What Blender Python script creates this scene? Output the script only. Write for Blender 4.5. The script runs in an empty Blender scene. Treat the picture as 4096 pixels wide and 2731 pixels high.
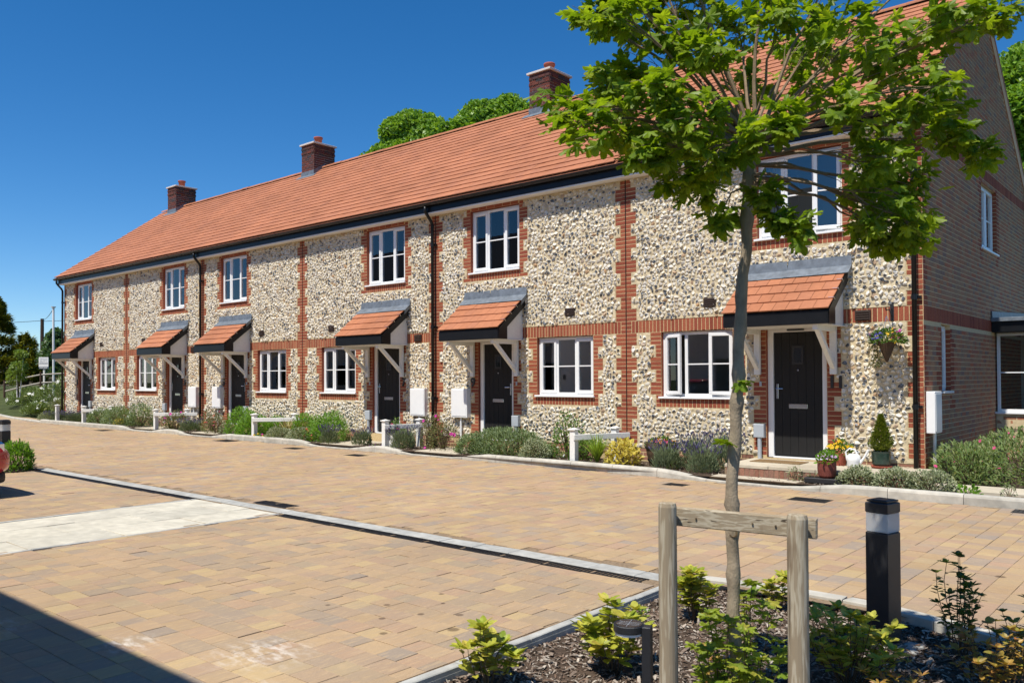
import bpy, math, random
import numpy as np
from mathutils import Matrix, Vector
rng = np.random.default_rng(11); random.seed(11)
scn = bpy.context.scene; COL = scn.collection
PI = math.pi

# ------------------------------------------------------------------ camera, sky, sun, exposure
cd = bpy.data.cameras.new('camera'); cam = bpy.data.objects.new('camera', cd); COL.objects.link(cam); scn.camera = cam
YAW, PIT, ROL = -0.7116, 0.0154, -0.0048
fw = np.array([math.sin(YAW)*math.cos(PIT), math.cos(YAW)*math.cos(PIT), math.sin(PIT)])
rt = np.array([math.cos(YAW), -math.sin(YAW), 0.]); up = np.cross(rt, fw)
r2 = math.cos(ROL)*rt+math.sin(ROL)*up; u2 = -math.sin(ROL)*rt+math.cos(ROL)*up
cam.matrix_world = Matrix(((r2[0], u2[0], -fw[0], 3.3411), (r2[1], u2[1], -fw[1], -13.0569), (r2[2], u2[2], -fw[2], 1.6), (0, 0, 0, 1)))
cd.sensor_width = 36; cd.lens = 29.163; cd.shift_y = 0.02295; cd.clip_end = 3000; cd.clip_start = .05
cd.dof.use_dof = True; cd.dof.focus_distance = 13.0; cd.dof.aperture_fstop = 8.0
SUN_EL, SX = math.radians(61.6), .038
wd = bpy.data.worlds.new('World'); scn.world = wd; wd.use_nodes = True
wn = wd.node_tree; wn.nodes.clear()
sky = wn.nodes.new('ShaderNodeTexSky'); sky.sky_type = 'NISHITA'; sky.sun_disc = False
sky.sun_elevation = SUN_EL; sky.sun_rotation = PI+math.atan2(SX, 1)
sky.altitude = 300; sky.air_density = .8; sky.dust_density = .1; sky.ozone_density = 4.5
hs = wn.nodes.new('ShaderNodeHueSaturation'); hs.inputs['Saturation'].default_value = 1.3
bg = wn.nodes.new('ShaderNodeBackground'); bg.inputs['Strength'].default_value = .11
wo = wn.nodes.new('ShaderNodeOutputWorld')
wn.links.new(sky.outputs[0], hs.inputs['Color']); wn.links.new(hs.outputs[0], bg.inputs[0]); wn.links.new(bg.outputs[0], wo.inputs[0])
sl = bpy.data.lights.new('sun', 'SUN'); so = bpy.data.objects.new('sun', sl); COL.objects.link(so)
sl.energy = 4.6; sl.angle = math.radians(.55); sl.color = (1, .955, .87)
so.rotation_euler = Vector((SX, 1, -1.85)).to_track_quat('-Z', 'Y').to_euler(); so.location = (0, -20, 30)
vs = scn.view_settings; vs.view_transform = 'Standard'; vs.look = 'None'; vs.exposure = 0.36; vs.gamma = 1; vs.use_curve_mapping = False
scn.render.engine = 'CYCLES'
cy = scn.cycles; cy.max_bounces = 8; cy.transparent_max_bounces = 24; cy.diffuse_bounces = 3; cy.glossy_bounces = 3; cy.transmission_bounces = 4

# ------------------------------------------------------------------ mesh helpers
WL = {}
def org(o): return WL.get(o.name, np.zeros(3)) if o else np.zeros(3)
def mesh_np(name, V, Fs, mat=None, attrs=None, smooth=False):
    V = np.asarray(V, np.float32).reshape(-1, 3); me = bpy.data.meshes.new(name)
    Fs = [np.asarray(f, np.int32) for f in Fs if len(f)]
    tot = np.concatenate([np.full(len(f), f.shape[1], np.int32) for f in Fs]); idx = np.concatenate([f.ravel() for f in Fs])
    me.vertices.add(len(V)); me.vertices.foreach_set('co', V.ravel())
    me.loops.add(len(idx)); me.loops.foreach_set('vertex_index', idx)
    me.polygons.add(len(tot)); st = np.zeros(len(tot), np.int32); st[1:] = np.cumsum(tot)[:-1]
    me.polygons.foreach_set('loop_start', st); me.polygons.foreach_set('loop_total', tot)
    me.polygons.foreach_set('use_smooth', np.full(len(tot), bool(smooth)))
    for k, a in (attrs or {}).items():
        at = me.attributes.new(k, 'FLOAT', 'POINT'); at.data.foreach_set('value', np.asarray(a, np.float32).ravel())
    me.update(calc_edges=True)
    if mat: me.materials.append(mat)
    return me
def link(name, me, parent=None, loc=None):
    o = bpy.data.objects.new(name, me); COL.objects.link(o)
    if parent is not None: o.parent = parent; WL[o.name] = org(parent)
    if loc is not None: o.location = loc
    return o
def thing(name, label, cat, loc=(0, 0, 0), group=None):
    o = bpy.data.objects.new(name, None); COL.objects.link(o); o.empty_display_size = .2; o.location = loc; WL[o.name] = np.array(loc, float)
    o['label'] = label; o['category'] = cat
    if group: o['group'] = group
    return o
def tag(o, label, cat, group=None):
    o['label'] = label; o['category'] = cat
    if group: o['group'] = group
    return o
def struct(o): o['kind'] = 'structure'; return o
def stuff(o): o['kind'] = 'stuff'; return o
class MB:
    def __init__(s, fr=None): s.V = []; s.F = {}; s.n = 0; s.fr = fr; s.R = []
    def add(s, V, Fs, rnd=0.):
        V = np.asarray(V, float).reshape(-1, 3)
        if s.fr is not None: O, U, Vv, W = s.fr; V = O+V[:, :1]*U+V[:, 1:2]*Vv+V[:, 2:]*W
        s.V.append(V); s.R.append(np.full(len(V), rnd))
        for f in Fs: s.F.setdefault(len(f), []).append([i+s.n for i in f])
        s.n += len(V); return s
    def box(s, x0, x1, y0, y1, z0, z1, rnd=0.):
        V = [(x0, y0, z0), (x1, y0, z0), (x1, y1, z0), (x0, y1, z0), (x0, y0, z1), (x1, y0, z1), (x1, y1, z1), (x0, y1, z1)]
        return s.add(V, [(3, 2, 1, 0), (4, 5, 6, 7), (0, 1, 5, 4), (1, 2, 6, 5), (2, 3, 7, 6), (3, 0, 4, 7)], rnd)
    def bbox(s, x0, x1, y0, y1, z0, z1, b=.006, rnd=0.):
        V = []
        for (z, i) in ((z0, b), (z0+b, 0), (z1-b, 0), (z1, b)):
            V += [(x0+i, y0+i, z), (x1-i, y0+i, z), (x1-i, y1-i, z), (x0+i, y1-i, z)]
        F = [(3, 2, 1, 0), (12, 13, 14, 15)]
        for k in range(3):
            for j in range(4): a = k*4+j; c = k*4+(j+1) % 4; F.append((a, c, c+4, a+4))
        return s.add(V, F, rnd)
    def tube(s, P, R, n=8, cap=True, rnd=0.):
        P = np.asarray(P, float); R = np.broadcast_to(np.asarray(R, float), (len(P),)); V = []
        T = np.gradient(P, axis=0); T /= np.linalg.norm(T, axis=1)[:, None]+1e-9
        a = np.array([0, 0, 1.]) if abs(T[0][2]) < .9 else np.array([1., 0, 0]); u = np.cross(T[0], a); u /= np.linalg.norm(u)
        for p, t, r in zip(P, T, R):
            u = u-t*(u@t); u /= np.linalg.norm(u)+1e-9; v = np.cross(t, u)
            for k in range(n): an = 2*PI*k/n; V.append(p+r*(math.cos(an)*u+math.sin(an)*v))
        F = []
        for i in range(len(P)-1):
            for k in range(n): F.append((i*n+k, i*n+(k+1) % n, (i+1)*n+(k+1) % n, (i+1)*n+k))
        if cap: F += [tuple(range(n))[::-1], tuple((len(P)-1)*n+k for k in range(n))]
        return s.add(V, F, rnd)
    def lathe(s, prof, c=(0, 0, 0), n=20, rnd=0.):
        V = []; F = []
        for (r, z) in prof:
            for k in range(n): an = 2*PI*k/n; V.append((c[0]+r*math.cos(an), c[1]+r*math.sin(an), c[2]+z))
        for i in range(len(prof)-1):
            for k in range(n): F.append((i*n+k, i*n+(k+1) % n, (i+1)*n+(k+1) % n, (i+1)*n+k))
        F += [tuple(range(n))[::-1], tuple((len(prof)-1)*n+k for k in range(n))]
        return s.add(V, F, rnd)
    def prism(s, poly, a0, a1, ax=1, rnd=0.):           # polygon (2-D) extruded along an axis
        n = len(poly); V = []
        for a in (a0, a1):
            for p in poly: q = list(p); q.insert(ax, a); V.append(q)
        F = [tuple(range(n)), tuple(range(2*n-1, n-1, -1))]+[(k, k+n, (k+1) % n+n, (k+1) % n) for k in range(n)]
        return s.add(V, F, rnd)
    def mesh(s, name, mat, off=0., smooth=False):
        return mesh_np(name, np.concatenate(s.V)-off, [np.array(f) for f in s.F.values()], mat, {'rnd': np.concatenate(s.R)}, smooth)
    def part(s, name, mat, parent=None, smooth=False):
        return link(name, s.mesh(name, mat, org(parent), smooth), parent)
def scat(name, T, Bm, L, rnd, mat, parent=None, smooth=False, extra=None):
    """many copies of template T=(V,[F]) joined into one mesh; Bm (N,3,3) columns = axes, L (N,3)"""
    tV, tF = np.asarray(T[0], float), T[1]; N = len(L); n = len(tV)
    if N == 0: return None
    V = np.einsum('nij,vj->nvi', Bm, tV)+np.asarray(L)[:, None, :]
    Fs = [(np.asarray(f)[None]+np.arange(N)[:, None, None]*n).reshape(-1, np.asarray(f).shape[1]) for f in tF]
    at = {'rnd': np.repeat(rnd, n)}
    for k, a in (extra or {}).items(): at[k] = np.tile(a, N)
    return link(name, mesh_np(name, V.reshape(-1, 3)-org(parent), Fs, mat, at, smooth), parent)
def inst(name, me, Bm, L, parent):
    off = org(parent); mes = me if isinstance(me, list) else None; out = []
    for i in range(len(L)):
        o = bpy.data.objects.new(name, mes[i % len(mes)] if mes else me); COL.objects.link(o)
        if parent is not None: o.parent = parent
        B = Bm[i]; p = L[i]-off
        o.matrix_basis = Matrix(((B[0][0], B[0][1], B[0][2], p[0]), (B[1][0], B[1][1], B[1][2], p[1]), (B[2][0], B[2][1], B[2][2], p[2]), (0, 0, 0, 1)))
        out.append(o)
    return out
CAMP = np.array([3.3411, -13.0569, 1.6])
def plate(w, h, d, b):
    """front-facing slab: x width, y height, z out (0 at the face); chamfered face, open back"""
    w2, h2 = w/2, h/2
    V = [(-w2, -h2, -d), (w2, -h2, -d), (w2, h2, -d), (-w2, h2, -d), (-w2, -h2, -b), (w2, -h2, -b), (w2, h2, -b), (-w2, h2, -b),
         (-w2+b, -h2+b, 0), (w2-b, -h2+b, 0), (w2-b, h2-b, 0), (-w2+b, h2-b, 0)]
    F = [(8, 9, 10, 11)]
    for k in range(2):
        for j in range(4): a = k*4+j; c = k*4+(j+1) % 4; F.append((a, c, c+4, a+4))
    return np.array(V), [np.array(F)]
def lay(name, stuffname, items, basis, mat, parent, depth=.03, bev=.004, jit=.0015, keep=300, tilt=.006, pitch=0.):
    """items: array (u,v,w,h,out) in a plane basis=(O,U,V,N); the nearest `keep` become parts, the rest one mesh"""
    it = np.asarray(items, float)
    if len(it) == 0: return
    O, U, V, N = [np.asarray(a, float) for a in basis]
    P = O+it[:, :1]*U+it[:, 1:2]*V+(it[:, 4:5]+rng.normal(0, jit, (len(it), 1)))*N
    d = np.linalg.norm(P-CAMP, axis=1); order = np.argsort(d); near = np.zeros(len(it), bool); near[order[:keep]] = True
    key = np.round(it[:, 2:4], 3); uk, inv = np.unique(key, axis=0, return_inverse=True); inv = inv.ravel()
    VV = []; FF = []; RR = []; n = 0; F0 = plate(1, 1, depth, bev)[1][0]
    for k, (w, h) in enumerate(uk):
        T = plate(w, h, depth, min(bev, w*.2, h*.2)); sel = inv == k
        a = rng.normal(0, tilt, (len(it), 3))
        def bas(ii):
            Bm = np.zeros((len(ii), 3, 3)); u = U+a[ii, :1]*N+a[ii, 2:]*V*.5; v = V+(a[ii, 1:2]-pitch)*N-a[ii, 2:]*U*.5
            Bm[:, :, 0] = u; Bm[:, :, 1] = v; Bm[:, :, 2] = np.cross(u, v); return Bm
        ii = np.where(sel & near)[0]
        if len(ii): inst(name, mesh_np(name, T[0], T[1], mat), bas(ii), P[ii], parent)
        jj = np.where(sel & ~near)[0]
        if len(jj):
            V_ = np.einsum('nij,vj->nvi', bas(jj), T[0])+P[jj][:, None, :]; m = len(T[0])
            VV.append(V_.reshape(-1, 3)); FF.append((F0[None]+np.arange(len(jj))[:, None, None]*m).reshape(-1, 4)+n); n += len(jj)*m
            RR.append(np.repeat(rng.random(len(jj)), m))
    if VV: stuff(link(stuffname, mesh_np(stuffname, np.concatenate(VV)-org(parent), [np.concatenate(FF)], mat, {'rnd': np.concatenate(RR)}), parent))

# ------------------------------------------------------------------ materials
def node(nt, typ, props=None, **inp):
    n = nt.nodes.new('ShaderNode'+typ)
    for k, v in (props or {}).items(): setattr(n, k, v)
    for k, v in inp.items():
        s = n.inputs[int(k[1:])] if k[0] == 'i' and k[1:].isdigit() else n.inputs[k.replace('_', ' ')]
        if hasattr(v, 'is_output'): nt.links.new(v, s)
        else: s.default_value = v
    return n
def M_(nt, op, a, b=0., c=0., clamp=False): return node(nt, 'Math', {'operation': op, 'use_clamp': clamp}, i0=a, i1=b, i2=c).outputs[0]
def ramp(nt, fac, stops, mode='LINEAR'):
    n = node(nt, 'ValToRGB', i0=fac); cr = n.color_ramp; cr.interpolation = mode
    while len(cr.elements) < len(stops): cr.elements.new(.5)
    for e, (p, c) in zip(cr.elements, stops): e.position = p; e.color = (*c, 1) if not np.isscalar(c) else (c, c, c, 1)
    return n.outputs[0]
def mixc(nt, f, a, b, mode='MIX'):
    n = node(nt, 'Mix', {'data_type': 'RGBA', 'blend_type': mode}); 
    for i, v in ((0, f), (6, a), (7, b)):
        s = n.inputs[i]
        if hasattr(v, 'is_output'): nt.links.new(v, s)
        else: s.default_value = v if i == 0 else (*v, 1)
    return n.outputs[2]
def newmat(name):
    m = bpy.data.materials.new(name); m.use_nodes = True; nt = m.node_tree; nt.nodes.clear()
    out = nt.nodes.new('ShaderNodeOutputMaterial'); return m, nt, out
def trnd(nt):
    return M_(nt, 'FRACT', M_(nt, 'ADD', node(nt, 'Attribute', {'attribute_name': 'rnd'}).outputs['Fac'], node(nt, 'ObjectInfo').outputs['Random']))
def pos(nt, scale=(1, 1, 1), obj=False):
    p = node(nt, 'TexCoord').outputs['Object'] if obj else node(nt, 'NewGeometry').outputs['Position']
    return node(nt, 'Mapping', Vector=p, Scale=scale).outputs[0]
def noise(nt, vec, scale, detail=3., rough=.55): return node(nt, 'TexNoise', Vector=vec, Scale=scale, Detail=detail, Roughness=rough).outputs[0]
def surf(name, pal, rough=.75, ns=30., na=.25, bs=80., ba=.15, spec=.3, stretch=(1, 1, 1), big=0., mode='LINEAR', metal=0., coat=0., post=None):
    m, nt, out = newmat(name); t = trnd(nt)
    if len(pal) == 1: col = node(nt, 'RGB').outputs[0]; col.default_value = (*pal[0], 1)
    else: col = ramp(nt, t, [((i+(.0 if mode == 'CONSTANT' else 0))/(len(pal)-(0 if mode == 'CONSTANT' else 1)), c) for i, c in enumerate(pal)], mode)
    p = pos(nt, stretch); n1 = noise(nt, p, ns, 4.)
    col = mixc(nt, 1., col, ramp(nt, n1, [(.25, 1-na), (.75, 1+na*.6)]), 'MULTIPLY')
    if big: col = mixc(nt, 1., col, ramp(nt, noise(nt, pos(nt), big, 3.), [(.3, .82), (.7, 1.08)]), 'MULTIPLY')
    if post: col = post(nt, col, t)
    b = node(nt, 'Bump', Strength=min(1, ba*4), Distance=.004, Height=noise(nt, p, bs, 4.))
    pb = node(nt, 'BsdfPrincipled', Base_Color=col, Roughness=rough, Metallic=metal, Normal=b.outputs[0])
    pb.inputs['Specular IOR Level'].default_value = spec; pb.inputs['Coat Weight'].default_value = coat
    nt.links.new(pb.outputs[0], out.inputs[0]); return m
def leafmat(name, pal, tr=.38, rough=.45, na=.2, spec=.35):
    m, nt, out = newmat(name); t = trnd(nt)
    col = ramp(nt, t, [(i/(len(pal)-1), c) for i, c in enumerate(pal)])
    col = mixc(nt, 1., col, ramp(nt, noise(nt, pos(nt), 25., 2.), [(.3, 1-na), (.7, 1+na)]), 'MULTIPLY')
    pb = node(nt, 'BsdfPrincipled', Base_Color=col, Roughness=rough); pb.inputs['Specular IOR Level'].default_value = spec
    tc = mixc(nt, 1., col, (1.55, 1.5, .55), 'MULTIPLY')
    tl = node(nt, 'BsdfTranslucent', Color=tc); mx = node(nt, 'MixShader', i0=tr, i1=pb.outputs[0], i2=tl.outputs[0])
    nt.links.new(mx.outputs[0], out.inputs[0]); return m

MT = {}
MT['brick'] = surf('red_brick', [(.23, .058, .034), (.31, .085, .045), (.37, .11, .058), (.28, .072, .042), (.34, .10, .052)], .8, 45, .3, 160, .2, .2)
def brickpost(nt, c, t): return c
MT['gbrick'] = surf('stock_brick', [(.38, .175, .095), (.45, .235, .13), (.30, .19, .13), (.47, .195, .10), (.38, .235, .14), (.47, .155, .08), (.26, .18, .145), (.43, .25, .14)], .85, 60, .35, 150, .22, .2)
MT['plinth'] = surf('plinth_brick', [(.26, .12, .08), (.34, .165, .11), (.22, .13, .10), (.38, .19, .125)], .85, 60, .35, 150, .22, .2)
MT['cbrick'] = surf('chimney_brick', [(.13, .04, .03), (.17, .05, .035), (.05, .045, .048), (.15, .045, .03), (.07, .05, .048), (.19, .055, .035)], .85, 60, .35, 150, .22, .2)
MT['mortar'] = surf('brick_mortar', [(.60, .46, .25)], .95, 25, .2, 120, .3, .1)
MT['gmortar'] = surf('gable_mortar', [(.64, .51, .31)], .95, 25, .2, 120, .3, .1)
MT['cmortar'] = surf('chimney_mortar', [(.55, .5, .44)], .95, 25, .2, 120, .3, .1)
MT['tile'] = surf('clay_tile', [(.40, .155, .078), (.43, .17, .085), (.41, .165, .088), (.455, .18, .09), (.385, .155, .085)], .75, 14, .10, 200, .08, .2, big=.7)
MT['lead'] = surf('lead', [(.16, .185, .215)], .5, 12, .35, 60, .08, .5, big=5)
MT['white'] = surf('white_upvc', [(.82, .82, .81)], .32, 8, .03, 40, .01, .5)
MT['wpaint'] = surf('white_painted_timber', [(.78, .77, .73)], .55, 20, .07, 90, .06, .4)
MT['black'] = surf('black_upvc', [(.010, .011, .013)], .35, 10, .2, 40, .02, .3)
MT['bmetal'] = surf('black_powder_coat', [(.022, .022, .024)], .42, 300, .2, 500, .12, .5)
MT['door'] = surf('anthracite_door', [(.020, .0195, .019)], .55, 60, .25, 200, .12, .22, stretch=(8, 8, .5))
MT['chrome'] = surf('chrome', [(.75, .75, .76)], .18, 8, .02, 40, .0, .5, metal=1.)
MT['greyplastic'] = surf('grey_plastic', [(.42, .45, .48)], .5, 8, .05, 40, .02, .4)
MT['vent'] = surf('brown_vent', [(.045, .028, .022)], .6, 20, .2, 60, .04, .3)
MT['terracotta'] = surf('terracotta', [(.36, .10, .065)], .8, 20, .15, 90, .08, .2)
MT['cap'] = surf('chimney_cap', [(.62, .57, .52)], .8, 20, .12, 90, .1, .2)
MT['kerb'] = surf('kerb_concrete', [(.50, .47, .40), (.55, .515, .44), (.47, .44, .375)], .9, 9, .22, 150, .15, .15, big=3)
MT['greykerb'] = surf('grey_edging', [(.40, .395, .365), (.46, .45, .41)], .9, 12, .2, 150, .15, .15, big=3)
MT['slab'] = surf('paving_slab', [(.52, .455, .345), (.55, .485, .37), (.49, .43, .33)], .9, 12, .14, 150, .12, .15, big=2)
MT['cslab'] = surf('concrete_slab', [(.56, .52, .42), (.60, .555, .45), (.53, .495, .405)], .9, 9, .18, 130, .14, .15, big=2.5)
MT['soil'] = surf('soil', [(.085, .06, .043)], .95, 30, .5, 60, .5, .1)
MT['mulch'] = surf('bark_mulch', [(.11, .07, .048), (.19, .125, .088), (.28, .22, .17), (.15, .105, .078), (.44, .37, .30), (.22, .18, .145), (.56, .49, .40), (.13, .10, .08)], .9, 60, .3, 200, .2, .15)
MT['grate'] = surf('iron_grate', [(.035, .035, .036)], .55, 40, .3, 100, .1, .4, metal=.6)
MT['base'] = surf('joint_sand', [(.27, .195, .125)], .95, 40, .4, 150, .3, .1)
MT['bark'] = surf('young_bark', [(.36, .285, .195)], .85, 22, .35, 120, .25, .2, stretch=(1, 1, .6), big=9)
MT['twig'] = surf('pale_twig', [(.30, .22, .14), (.22, .15, .10)], .8, 60, .25, 160, .1, .2)
MT['darktwig'] = surf('dark_stem', [(.09, .06, .035), (.13, .09, .05)], .8, 60, .25, 160, .1, .2)
MT['trunkdark'] = surf('old_bark', [(.10, .075, .05)], .9, 8, .4, 40, .3, .1)
MT['fencewood'] = surf('fence_wood', [(.19, .16, .125), (.24, .2, .155), (.16, .135, .105)], .9, 20, .3, 60, .2, .15, stretch=(3, 3, .3))
MT['railwood'] = surf('pale_rail_wood', [(.48, .44, .38)], .85, 20, .2, 60, .2, .15)
MT['polewood'] = surf('dark_pole_wood', [(.085, .055, .04)], .9, 20, .2, 60, .2, .15)
MT['interior'] = surf('room_wall', [(.55, .52, .47)], .9, 5, .05, 30, .0, .1)
MT['curtain'] = surf('curtain', [(.55, .55, .54)], .9, 5, .1, 30, .0, .1)
MT['slat'] = surf('white_shutter', [(.8, .79, .75)], .5, 5, .03, 30, .0, .3)
MT['slate'] = surf('slate', [(.075, .08, .09), (.1, .105, .115), (.06, .065, .075)], .6, 20, .2, 90, .1, .3)
MT['whitebrick'] = surf('white_painted_brick', [(.74, .73, .70)], .7, 20, .06, 60, .1, .3)
MT['mat_'] = surf('coir_mat', [(.23, .15, .075)], .95, 90, .4, 220, .5, .1)
MT['ground'] = surf('grass_ground', [(.07, .085, .03)], .95, 3, .4, 40, .4, .1, big=.3)
MT['gravel'] = surf('gravel', [(.42, .33, .22), (.5, .42, .3), (.33, .27, .2)], .9, 60, .3, 200, .3, .1)

def flintmat():
    m, nt, out = newmat('knapped_flint'); t = trnd(nt); p = pos(nt)
    rad = node(nt, 'Attribute', {'attribute_name': 'rad'}).outputs['Fac']
    n1 = noise(nt, p, 38., 3.); n2 = noise(nt, p, 17., 2.); n3 = noise(nt, p, 90., 4.)
    white = ramp(nt, M_(nt, 'FRACT', M_(nt, 'MULTIPLY', t, 7.31)), [(0, (.72, .65, .52)), (.3, (.80, .76, .67)), (.55, (.68, .60, .47)), (.75, (.76, .72, .65)), (.93, (.46, .40, .33)), (1, (.50, .30, .15))])
    white = mixc(nt, 1., white, ramp(nt, n3, [(.3, .78), (.65, 1.06)]), 'MULTIPLY')
    dark = ramp(nt, n1, [(.3, (.022, .024, .03)), (.5, (.075, .085, .10)), (.7, (.20, .215, .235))])
    thr = M_(nt, 'MULTIPLY', M_(nt, 'SUBTRACT', t, .50), 1.5)              # below .36 no dark core at all
    v = M_(nt, 'ADD', rad, M_(nt, 'MULTIPLY', M_(nt, 'SUBTRACT', n2, .5), 1.5))
    core = node(nt, 'MapRange', {'interpolation_type': 'SMOOTHSTEP'}, Value=M_(nt, 'SUBTRACT', thr, v), From_Min=-.06, From_Max=.06).outputs[0]
    col = mixc(nt, core, white, dark)
    b = node(nt, 'Bump', Strength=.6, Distance=.004, Height=noise(nt, p, 55., 4.))
    pb = node(nt, 'BsdfPrincipled', Base_Color=col, Roughness=M_(nt, 'SUBTRACT', .75, M_(nt, 'MULTIPLY', core, .42)), Normal=b.outputs[0])
    pb.inputs['Specular IOR Level'].default_value = .45
    nt.links.new(pb.outputs[0], out.inputs[0]); return m
MT['flint'] = flintmat()
def mortarmat():
    m, nt, out = newmat('flint_mortar'); p = pos(nt)
    col = ramp(nt, noise(nt, p, 14., 4.), [(.3, (.52, .42, .26)), (.7, (.66, .56, .38))])
    vo = node(nt, 'TexVoronoi', {'feature': 'SMOOTH_F1'}, Vector=p, Scale=13.).outputs[0]
    h = M_(nt, 'ADD', M_(nt, 'MULTIPLY', vo, 1.1), M_(nt, 'MULTIPLY', noise(nt, p, 45., 4.), .5))
    b = node(nt, 'Bump', Strength=.8, Distance=.02, Height=h)
    pb = node(nt, 'BsdfPrincipled', Base_Color=col, Roughness=.95, Normal=b.outputs[0]); pb.inputs['Specular IOR Level'].default_value = .1
    nt.links.new(pb.outputs[0], out.inputs[0]); return m
MT['fmortar'] = mortarmat()
def pavermat(name, pal, streak):
    m, nt, out = newmat(name); t = trnd(nt); P = node(nt, 'NewGeometry').outputs['Position']
    col = ramp(nt, t, [(i/(len(pal)-1), c) for i, c in enumerate(pal)])
    off = node(nt, 'CombineXYZ', X=M_(nt, 'MULTIPLY', t, 61.), Y=M_(nt, 'MULTIPLY', t, 37.), Z=M_(nt, 'MULTIPLY', t, 13.)).outputs[0]
    mp = node(nt, 'Mapping', Vector=node(nt, 'VectorMath', {'operation': 'ADD'}, i0=P, i1=off).outputs[0], Scale=streak).outputs[0]
    st = noise(nt, mp, 5., 2.)
    col = mixc(nt, ramp(nt, st, [(.42, 0.), (.72, .36)]), col, (.32, .25, .19))
    col = mixc(nt, ramp(nt, noise(nt, mp, 7.3, 1.), [(.52, 0.), (.8, .5)]), col, (.53, .38, .215))
    col = mixc(nt, 1., col, ramp(nt, noise(nt, P, 330., 2.), [(.25, .72), (.5, 1.), (.78, 1.22)]), 'MULTIPLY')
    col = mixc(nt, 1., col, ramp(nt, noise(nt, P, .55, 3.), [(.3, .9), (.7, 1.06)]), 'MULTIPLY')
    def disk(c, r, edge): 
        d = node(nt, 'VectorMath', {'operation': 'DISTANCE'}, i0=P, i1=c).outputs['Value']
        return node(nt, 'MapRange', {'interpolation_type': 'SMOOTHSTEP'}, Value=d, From_Min=r, From_Max=r*edge, To_Min=0., To_Max=1.).outputs[0]
    ef = noise(nt, node(nt, 'Mapping', Vector=P, Scale=(1, 2.2, 1)).outputs[0], 9., 5., .65)
    for c, r in (((-.95, -10.33, 0), .42), ((-1.72, -10.75, 0), .25), ((-2.75, -11.35, 0), .45), ((-.5, -10.7, 0), .22)):
        f = M_(nt, 'MULTIPLY', disk(c, r, .15), ramp(nt, ef, [(.46, 0.), (.66, .75)]))
        col = mixc(nt, f, col, (.66, .60, .52))
    for c, r in (((-.62, -9.02, 0), .035), ((-.42, -9.28, 0), .05), ((-.83, -9.18, 0), .03), ((-.95, -9.42, 0), .03), ((-1.18, -9.18, 0), .03), ((-1.1, -8.72, 0), .028), ((-.70, -9.62, 0), .034), ((-1.5, -9.45, 0), .024), ((-.9, -8.9, 0), .02), ((1.95, -5.5, 0), .05)):
        col = mixc(nt, M_(nt, 'MULTIPLY', disk(c, r, .55), .62), col, (.06, .035, .022))
    b = node(nt, 'Bump', Strength=.45, Distance=.003, Height=noise(nt, P, 260., 3.))
    pb = node(nt, 'BsdfPrincipled', Base_Color=col, Roughness=.9, Normal=b.outputs[0]); pb.inputs['Specular IOR Level'].default_value = .15
    nt.links.new(pb.outputs[0], out.inputs[0]); return m
PAL = [(0.396, 0.265, 0.149), (0.436, 0.306, 0.165), (0.376, 0.255, 0.165), (0.416, 0.27, 0.175), (0.465, 0.337, 0.175), (0.356, 0.255, 0.18), (0.426, 0.286, 0.159), (0.317, 0.255, 0.202), (0.406, 0.275, 0.153)]
MT['paver'] = pavermat('road_paver', PAL, (1.2, 6, 1))
MT['paver2'] = pavermat('bay_paver', [(0.371, 0.257, 0.158), (0.433, 0.3, 0.175), (0.36, 0.257, 0.169), (0.397, 0.263, 0.169), (0.464, 0.337, 0.175), (0.33, 0.252, 0.175), (0.402, 0.278, 0.158), (0.299, 0.237, 0.18), (0.412, 0.284, 0.169)], (6, 1.2, 1))
def stakemat(nm, s1=(1, 1, .09), s2=(1, 1, .02)):
    m, nt, out = newmat(nm); P = pos(nt, s1); q = pos(nt, s2)
    ri = noise(nt, P, 32., 3.); g = M_(nt, 'SINE', M_(nt, 'MULTIPLY', ri, 27.))
    col = ramp(nt, g, [(0, (.30, .235, .155)), (.6, (.40, .335, .235)), (1, (.45, .385, .28))])
    col = mixc(nt, ramp(nt, noise(nt, pos(nt, (1, 1, .45)), 9., 3.), [(.58, 0.), (.66, .55)]), col, (.17, .11, .065))
    col = mixc(nt, ramp(nt, noise(nt, q, 60., 2.), [(.66, 0.), (.70, .9)]), col, (.045, .03, .02))
    b = node(nt, 'Bump', Strength=.4, Distance=.003, Height=ri)
    pb = node(nt, 'BsdfPrincipled', Base_Color=col, Roughness=.85, Normal=b.outputs[0]); pb.inputs['Specular IOR Level'].default_value = .2
    nt.links.new(pb.outputs[0], out.inputs[0]); return m
MT['stake'] = stakemat('weathered_stake'); MT['stakeh'] = stakemat('weathered_rail', (.09, 1, 1.6), (.02, 1, 1))
def glassmat(name, tint=(.93, .95, .94), f0=.06):
    m, nt, out = newmat(name); fr = node(nt, 'Fresnel', IOR=1.62).outputs[0]
    f = M_(nt, 'MULTIPLY', fr, 1.25, clamp=True)
    tr = node(nt, 'BsdfTransparent', Color=(*tint, 1)); gl = node(nt, 'BsdfGlossy', Color=(1, 1, 1, 1), Roughness=.004)
    mx = node(nt, 'MixShader', i0=f, i1=tr.outputs[0], i2=gl.outputs[0]); nt.links.new(mx.outputs[0], out.inputs[0]); return m
def frost():
    m, nt, out = newmat('frosted_lens'); mx = node(nt, 'MixShader', i0=.4, i1=node(nt, 'BsdfTransparent', Color=(.95, .96, .96, 1)).outputs[0], i2=node(nt, 'BsdfTranslucent', Color=(.85, .86, .86, 1)).outputs[0])
    m2 = node(nt, 'MixShader', i0=.22, i1=mx.outputs[0], i2=node(nt, 'BsdfDiffuse', Color=(.8, .8, .8, 1)).outputs[0]); nt.links.new(m2.outputs[0], out.inputs[0]); return m
MT['glass'] = glassmat('window_glass'); MT['lens'] = frost()
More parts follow.
